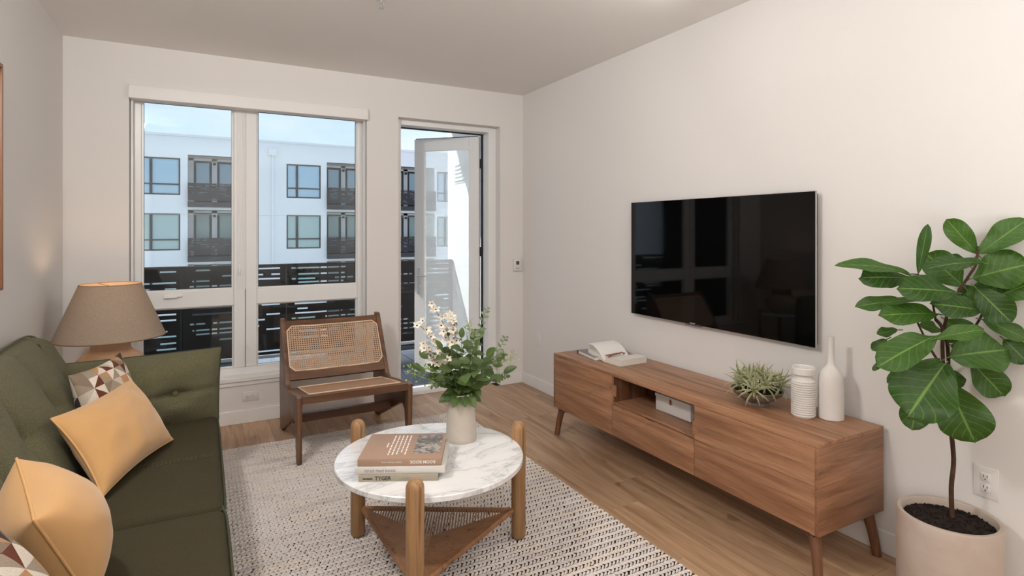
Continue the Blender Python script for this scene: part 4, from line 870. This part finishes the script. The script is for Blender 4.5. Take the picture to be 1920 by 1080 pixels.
for (a, b) in seams:
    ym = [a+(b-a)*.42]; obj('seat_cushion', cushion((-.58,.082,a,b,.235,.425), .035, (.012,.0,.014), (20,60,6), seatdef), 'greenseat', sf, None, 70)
    bm = B(); zz = .405
    tube(bm, smooth_path([(.07,a+.02,zz+.008),(.083,a+.05,zz),(.086,(a+b)/2,zz+.004),(.083,b-.05,zz),(.06,b-.012,zz+.01)], 8), .0045, 8)
    obj('piping', bm, 'greenpipe', sf, None, 60)
    # double row of stitching
    for dx in (-.006,.006):
        bm = B(); x = -.36
        while x < .05: tube(bm, [(x,ym[0]+dx*2,.4395),(x+.009,ym[0]+dx*2,.4395)], .0011, 4); x += .016
        o = obj('stitching', bm, 'green', sf, None, 0); o['kind'] = 'stuff'
# back: two long leaning cushions, each with stitched seams running down to a row of tufts
def backmap(y, h_, n_):    # h up the leaning back, n out of it
    w_ = V((-.45,0,.893)); nn = V((.893,0,.45))
    return V((-.445,y,.36))+w_*h_+nn*n_
for k, (a, b, sm) in enumerate(((2.39,3.69,(2.69,3.08,3.45)),(1.16,2.38,(1.47,1.78,2.08)))):
    def bdef(P_, q):
        y, h_, n_ = P_.y, P_.z, P_.x; f = max(0, q[0]*.5+.5)
        fall = max(0,min(1,(h_-.10)/.16))*(1-.80*max(0,min(1,(h_-.36)/.28)))
        for ys in sm:
            d = abs(y-ys); n_ -= f*fall*(.034*math.exp(-(d/.075)**2)+.030*math.exp(-(d/.014)**2))
            n_ -= f*.040*math.exp(-((y-ys)/.055)**2-((h_-.345)/.045)**2)
            n_ -= f*.010*math.exp(-((h_-.345+.30*d)/.016)**2)*math.exp(-(d/.14)**2)
        n_ += .005*noise.noise(V((y*6,h_*6,1.7+k)))
        h_ -= .07*max(0,(y-3.48)/.21)**2
        return backmap(y, h_, n_)
    obj('back_cushion', cushion((-.13,.040,a,b,.0,.650), .060, (.050,0,.0), (6,130,56), bdef), 'green', sf, None, 75)
    obj('piping', tube(B(), smooth_path([backmap(a+.015,.635,.012),backmap((a+b)/2,.653,.010),backmap(b-.25,.653,.010),backmap(b-.08,.618,.008),backmap(b-.02,.54,.005)], 8), .0045, 8), 'green', sf, None, 60)
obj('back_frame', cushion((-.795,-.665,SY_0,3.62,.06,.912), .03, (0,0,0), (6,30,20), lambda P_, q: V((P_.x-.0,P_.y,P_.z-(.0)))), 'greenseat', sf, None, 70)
def pillow(name, a, b, c, d, T, m, par, pip=None, bow_=.07, n=26, power=.5, pipr=.004, seed=0, wr=.006, lab=None, uvs=(1,1)):
    """pillow from four corner points a,b,c,d (in order), thickness T each side"""
    a, b, c, d = V(a), V(b), V(c), V(d); bm = B(); uvl = bm.loops.layers.uv.new('UVMap')
    nn = (b-a).cross(d-a).normalized(); r = random.Random(seed); off = V((r.random()*9,r.random()*9,0)); pos = {}
    def edgepos(u, v):
        uu = u*(1-bow_*(1-v*v)*u*u); vv = v*(1-bow_*(1-u*u)*v*v); s, t = (uu+1)/2, (vv+1)/2
        return (a*(1-s)+b*s)*(1-t)+(d*(1-s)+c*s)*t
    sides = []
    for sg in (1,-1):
        g = {}
        for i_ in range(n+1):
            for j_ in range(n+1):
                u = -cos(pi*i_/n); v = -cos(pi*j_/n); e_ = max(0,(1-u*u)*(1-v*v)); h_ = T*e_**power
                rim = (1-abs(u))*(1-abs(v)); h_ += wr*noise.noise(V((u*3,v*3,0))+off)*min(1,e_*3)*sg
                h_ += wr*.7*sin(9*(u*v)+4*u)*max(0,(abs(u)*abs(v))-.25)*min(1,e_*6)
                if sg == -1 and (i_ in (0,n) or j_ in (0,n)): g[i_,j_] = sides[0][i_,j_]; continue
                g[i_,j_] = bm.verts.new(edgepos(u,v)+nn*h_*sg)
        sides.append(g)
        for i_ in range(n):
            for j_ in range(n):
                k_ = [(i_,j_),(i_+1,j_),(i_+1,j_+1),(i_,j_+1)]; k_ = k_ if sg == 1 else k_[::-1]; f = bm.faces.new([g[q] for q in k_])
                for lp, (p_, q_) in zip(f.loops, k_): lp[uvl].uv = ((1-cos(pi*p_/n))/2*uvs[0]+(0 if sg == 1 else 3), (1-cos(pi*q_/n))/2*uvs[1])
    me = bpy.data.meshes.new(name); bm.to_mesh(me); bm.free(); o = link(name, me, m, par, lab, 80)
    if pip:
        loop = [edgepos(-1+2*k/20,-1) for k in range(20)]+[edgepos(1,-1+2*k/20) for k in range(20)]+[edgepos(1-2*k/20,1) for k in range(20)]+[edgepos(-1,1-2*k/20) for k in range(21)]
        obj('piping', tube(B(), loop, pipr, 8), pip, par, None, 60)
    return o
# arm bolster at the window end
ARM = pillow('arm_cushion', (-.60,3.575,.395), (.088,3.575,.385), (.102,3.60,.792), (-.61,3.60,.775), .150, 'green', sf, 'greenpipe', .015, 44, .46, .004, 5, .012)
me = ARM.data; oc = ORG[ARM.name]
for v_ in me.vertices:     # button dent and the creases running from it
    p = v_.co+oc
    if p.y < 3.58: d2 = ((p.x+.118)/.06)**2+((p.z-.585)/.05)**2; v_.co.y += .048*math.exp(-d2)+.020*math.exp(-((p.z-.585-.03*(p.x+.118))/.014)**2)*math.exp(-((p.x+.118)/.22)**2)
obj('button', lathe(B(), [(0,0),(.014,0),(.015,.004),(.010,.009),(0,.010)], (0,0,0), 16), 'green', sf).matrix_local = Matrix.Translation(V((-.118,3.500,.585))-ORG[sf.name]) @ V((0,-1,0)).to_track_quat('Z','Y').to_matrix().to_4x4()
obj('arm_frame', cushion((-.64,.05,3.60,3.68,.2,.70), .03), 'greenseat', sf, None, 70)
# scatter cushions
def cush(label, corners, T, m, pip, **k):
    c = sum((V(q) for q in corners), V())/4; e_ = empty('throw_pillow', (c.x,c.y,min(q[2] for q in corners)), label, 'pillow', 'throw pillows on the sofa'); pillow('pillow_cover', *corners, T, m, e_, pip, **k); return e_
# 1 patterned, far corner
cush('triangle-patchwork pillow propped in the far corner of the sofa', [(-.40,3.02,.47),(-.24,3.30,.475),(-.355,3.46,.835),(-.52,3.19,.80)], .085, 'tri', None, bow_=.09, seed=1)
# 2 mustard lumbar pillow
cush('mustard velvet pillow standing tilted in the middle of the sofa', [(-.322,2.599,.455),(-.116,3.151,.455),(-.297,3.315,.730),(-.500,2.745,.732)], .085, 'mustard', 'mustpipe', bow_=.10, seed=2, wr=.010)
# 3 nearer mustard pillow
cush('mustard velvet pillow nearest the camera, seen almost edge-on', [(-.25,1.86,.455),(-.37,2.24,.455),(-.46,2.10,.80),(-.345,1.72,.765)], .13, 'mustard', 'mustpipe', bow_=.06, seed=3, wr=.004, n=44)
# 4 patterned pillow in the bottom-left corner
cush('triangle-patchwork pillow cut off by the bottom left corner of the photo', [(-.31,1.20,.465),(-.21,1.63,.465),(-.415,1.69,.79),(-.51,1.27,.815)], .09, 'tri', None, bow_=.03, seed=4, wr=.003, n=40)
# ================================================================== SIDE TABLE AND LAMP
LX, LY = -.478, 4.20; ST = .515
stb = empty('side_table', (LX,LY,0), 'small round white side table behind the sofa, under the lamp', 'table')
obj('table_top', lathe(B(), [(0,ST-.022),(.247,ST-.022),(.25,ST-.018),(.25,ST-.003),(.247,ST),(0,ST)], (LX,LY,0), 64), 'marble', stb)
for a in (20,140,260): post((LX+.268*cos(radians(a)), LY+.268*sin(radians(a))), .018, .001, ST+.055, stb)
lp = empty('table_lamp', (LX,LY,ST), 'sandy ceramic table lamp with a wide linen shade in the corner by the window', 'lamp')
obj('lamp_base', lathe(B(), [(0,0),(.095,0),(.105,.006),(.135,.04),(.168,.085),(.180,.125),(.172,.158),(.142,.187),(.116,.204),(.102,.218),(.098,.262),(.094,.272),(.080,.276),(0,.276)], (LX,LY,ST), 56), 'sandstone', lp)
obj('lamp_stem', tube(B(), [(LX,LY,ST+.276),(LX,LY,ST+.40)], .008, 10), 'brass', lp)
SB, STp = .803, 1.126
bm = lathe(B(), [(.283,0),(.286,0),(.158,STp-SB),(.155,STp-SB),(.283,0)], (LX,LY,SB), 72); bmesh.ops.remove_doubles(bm, verts=bm.verts, dist=1e-5); sh = obj('lamp_shade', bm, 'shade', lp, None, 50)
for rr_, zz_, tt_ in ((.285,SB+.002,.0032),(.157,STp-.002,.0028)): obj('shade_trim', tube(B(), [(LX+rr_*cos(2*pi*k/64),LY+rr_*sin(2*pi*k/64),zz_) for k in range(65)], tt_, 6), 'cord', lp, None, 60)
obj('bulb', lathe(B(), [(0,0),(.014,0),(.014,.03),(.032,.06),(.034,.085),(.022,.108),(0,.115)], (LX,LY,ST+.36), 20), 'bulb', lp)
pl_ = bpy.data.lights.new('lamp_bulb_light', 'POINT'); pl_.energy = 2.0; pl_.color = (1,.70,.42); pl_.shadow_soft_size = .04; po = bpy.data.objects.new('lamp_bulb_light', pl_); C.objects.link(po); po.location = (LX,LY,ST+.52)
obj('spider', (lambda bm: ([tube(bm, [(LX,LY,STp-.015),(LX+.155*cos(a),LY+.155*sin(a),STp-.006)], .0018, 5) for a in (0,2.094,4.189)], tube(bm, [(LX,LY,ST+.40),(LX,LY,STp-.012)], .003, 6), bm)[-1])(B()), 'brass', lp)
# ================================================================== FIDDLE-LEAF FIG
PC = (2.516,1.111,0); PR = .167; PZ = .362
fg = empty('potted_fig', PC, 'fiddle-leaf fig tree in a round pinkish clay pot beside the sideboard', 'plant')
obj('pot', lathe(B(), [(0,.001),(PR-.006,.001),(PR,.008),(PR,PZ-.006),(PR-.004,PZ),(PR-.016,PZ),(PR-.020,PZ-.005),(PR-.020,PZ-.06),(0,PZ-.06)], PC, 80), 'potmat', fg, None, 40)
bm = B(); rnd = random.Random(5); nr, na = 16, 64; prev = None
for i_ in range(nr+1):
    r_ = (PR-.021)*i_/nr; row = [bm.verts.new((PC[0]+r_*cos(2*pi*k/na), PC[1]+r_*sin(2*pi*k/na), PZ-.030+.010*(1-(i_/nr)**2)+.006*noise.noise(V((r_*cos(2*pi*k/na)*40, r_*sin(2*pi*k/na)*40, 0)))+.003*noise.noise(V((r_*cos(2*pi*k/na)*130, r_*sin(2*pi*k/na)*130, 2))))) for k in range(na if i_ else 1)]
    if prev: [bm.faces.new((prev[0] if len(prev) == 1 else prev[k], *( [] if len(prev) == 1 else []), row[k], row[(k+1)%na], *([] if len(prev) == 1 else [prev[(k+1)%na]]))) for k in range(na)]
    prev = row
obj('soil', bm, 'soil', fg, None, 80)
bm = B()
for k in range(260):
    a = rnd.random()*6.283; r_ = (PR-.026)*sqrt(rnd.random()); s_ = rnd.uniform(.002,.0055); bmesh.ops.create_icosphere(bm, subdivisions=1, radius=s_, matrix=Matrix.Translation((PC[0]+r_*cos(a),PC[1]+r_*sin(a),PZ-.027+.009*(1-(r_/PR)**2))))
cl = obj('soil_crumbs', bm, 'soil', fg, None, 0); cl['kind'] = 'stuff'
FIG_LEAVES=[
 ((2.382, 1.183, 1.282), (2.139, 1.26, 1.37), 0.051, -0.35, 1.4),
 ((2.41, 1.203, 1.266), (2.234, 1.265, 1.278), 0.088, -0.15, 0.6),
 ((2.436, 1.177, 1.283), (2.446, 1.149, 1.472), 0.037, 0.1, -0.2),
 ((2.637, 1.067, 1.361), (2.562, 1.142, 1.496), 0.07, 0.15, 0.3),
 ((2.619, 1.054, 1.362), (2.655, 0.925, 1.491), 0.083, -0.1, 0.5),
 ((2.634, 1.08, 1.266), (2.655, 0.919, 1.332), 0.132, -0.15, 0.5),
 ((2.562, 1.017, 1.33), (2.329, 1.076, 1.344), 0.061, -0.2, 1.3),
 ((2.625, 1.108, 1.233), (2.532, 1.193, 1.356), 0.105, 0.0, 0.5),
 ((2.473, 1.066, 1.22), (2.252, 1.141, 1.247), 0.098, -0.1, 0.7),
 ((2.446, 1.126, 1.187), (2.257, 1.207, 1.2), 0.03, -0.2, 1.5),
 ((2.388, 1.203, 1.177), (2.245, 1.293, 1.172), 0.054, -0.25, 0.9),
 ((2.446, 1.115, 1.135), (2.236, 1.195, 1.146), 0.081, -0.15, 0.7),
 ((2.568, 1.025, 1.151), (2.359, 1.082, 1.188), 0.086, -0.1, 0.6),
 ((2.547, 1.037, 1.238), (2.578, 0.939, 1.117), 0.092, -0.1, 0.3),
 ((2.655, 1.019, 1.195), (2.655, 0.919, 1.256), 0.083, -0.1, 0.6),
 ((2.628, 1.049, 1.109), (2.655, 0.919, 1.061), 0.058, -0.2, 0.8),
 ((2.383, 1.092, 1.061), (2.123, 1.143, 0.993), 0.104, -0.2, 0.8),
 ((2.357, 1.083, 1.055), (2.44, 0.97, 1.107), 0.058, -0.15, 1.1),
 ((2.463, 1.082, 0.977), (2.594, 0.953, 1.022), 0.14, -0.15, 0.6),
 ((2.655, 0.99, 1.04), (2.655, 0.919, 0.967), 0.075, -0.1, 0.4),
 ((2.465, 1.115, 0.957), (2.257, 1.184, 0.903), 0.063, -0.15, 0.9),
 ((2.389, 1.066, 0.961), (2.208, 1.097, 0.799), 0.18, -0.1, 0.4),
 ((2.395, 1.154, 0.829), (2.327, 1.146, 0.711), 0.083, -0.1, 0.1),
 ((2.421, 1.071, 0.885), (2.439, 0.993, 0.687), 0.145, -0.1, 0.1),
 ((2.589, 1.07, 0.948), (2.655, 0.986, 0.825), 0.098, -0.1, 0.4),
 ((2.575, 1.135, 0.905), (2.609, 1.117, 0.832), 0.061, 0, 0.2),
 ((2.397, 1.232, 1.06), (2.34, 1.275, 1.044), 0.037, -0.1, 0.8),
 ((2.361, 1.252, 1.023), (2.322, 1.285, 0.978), 0.037, 0, 0.5),
 ((2.336, 1.243, 0.946), (2.292, 1.267, 0.907), 0.021, 0, 0.9),
 ((2.518, 1.178, 0.989), (2.369, 1.248, 0.955), 0.049, -0.1, 0.9),
 ((2.655, 1.09, 1.174), (2.655, 1.001, 1.245), 0.083, 0, 0.4),
 ((2.595, 1.158, 1.096), (2.655, 1.113, 1.024), 0.096, 0, 0.4),
 ((2.549, 1.149, 1.055), (2.488, 1.194, 1.083), 0.044, 0, 0.9),
 ((2.655, 1.09, 1.146), (2.655, 1.067, 1.239), 0.053, 0, 0.3),
 ((2.655, 1.101, 1.31), (2.625, 1.154, 1.349), 0.035, 0, 0.6),
 ((2.573, 1.125, 1.003), (2.655, 1.052, 0.963), 0.079, -0.1, 0.6),
 ((2.655, 1.136, 1.169), (2.655, 1.09, 1.228), 0.053, 0, 0.4),
 ((2.579, 1.167, 1.262), (2.551, 1.194, 1.331), 0.044, 0, 0.4),
]
FIG_STEMS=[
  ([(2.527, 1.104, 0.352), (2.525, 1.105, 0.468), (2.533, 1.101, 0.574), (2.521, 1.108, 0.708), (2.503, 1.117, 0.815), (2.499, 1.12, 0.913), (2.496, 1.122, 1.002), (2.496, 1.122, 1.073), (2.472, 1.134, 1.109)], 0.0085, 0.006) ,
  ([(2.503, 1.117, 0.824), (2.515, 1.111, 0.913), (2.513, 1.112, 1.002), (2.503, 1.117, 1.091), (2.542, 1.096, 1.198), (2.588, 1.071, 1.282), (2.609, 1.06, 1.322), (2.615, 1.056, 1.389)], 0.007, 0.004) ,
  ([(2.497, 1.121, 0.922), (2.457, 1.143, 0.993), (2.425, 1.16, 1.064), (2.403, 1.172, 1.117)], 0.005, 0.003) ,
  ([(2.537, 1.121, 0.953), (2.589, 1.093, 1.016), (2.637, 1.067, 1.092), (2.655, 1.051, 1.147)], 0.0055, 0.004) ,
  ([(2.472, 1.134, 1.109), (2.46, 1.141, 1.198), (2.468, 1.136, 1.233), (2.418, 1.164, 1.278), (2.382, 1.183, 1.282)], 0.004, 0.002) ,
  ([(2.513, 1.112, 0.966), (2.55, 1.092, 0.966), (2.597, 1.066, 0.953)], 0.003, 0.002) ,
]
for pts, r0, r1 in FIG_STEMS: obj('trunk' if r0 > .008 else 'branch', tube(B(), smooth_path(pts, 5), r0, 12, r1), 'bark', fg, None, 60)
camp = V((0,0,1.45))
for k, (p, q, w_, bend, tilt) in enumerate(FIG_LEAVES):
    p, q = V(p), V(q); d = q-p; L_ = d.length; view = (camp-(p+q)/2).normalized(); nm = (view+V((0,0,1))*tilt*.6).normalized()
    me = oval_leaf('leaf', 1, w_*.56/L_, bend, 'figleaf', n=16, wave=.20, cup=.16, seed=k, mm=4, fid=True)
    put('leaf', me, fg, frame_mtx(p, d, nm, L_*1.03))
    obj('leaf_stalk', tube(B(), [p-d.normalized()*.02-V((0,0,.004)), p+d*.03], .0022, 6), 'greenstem', fg)
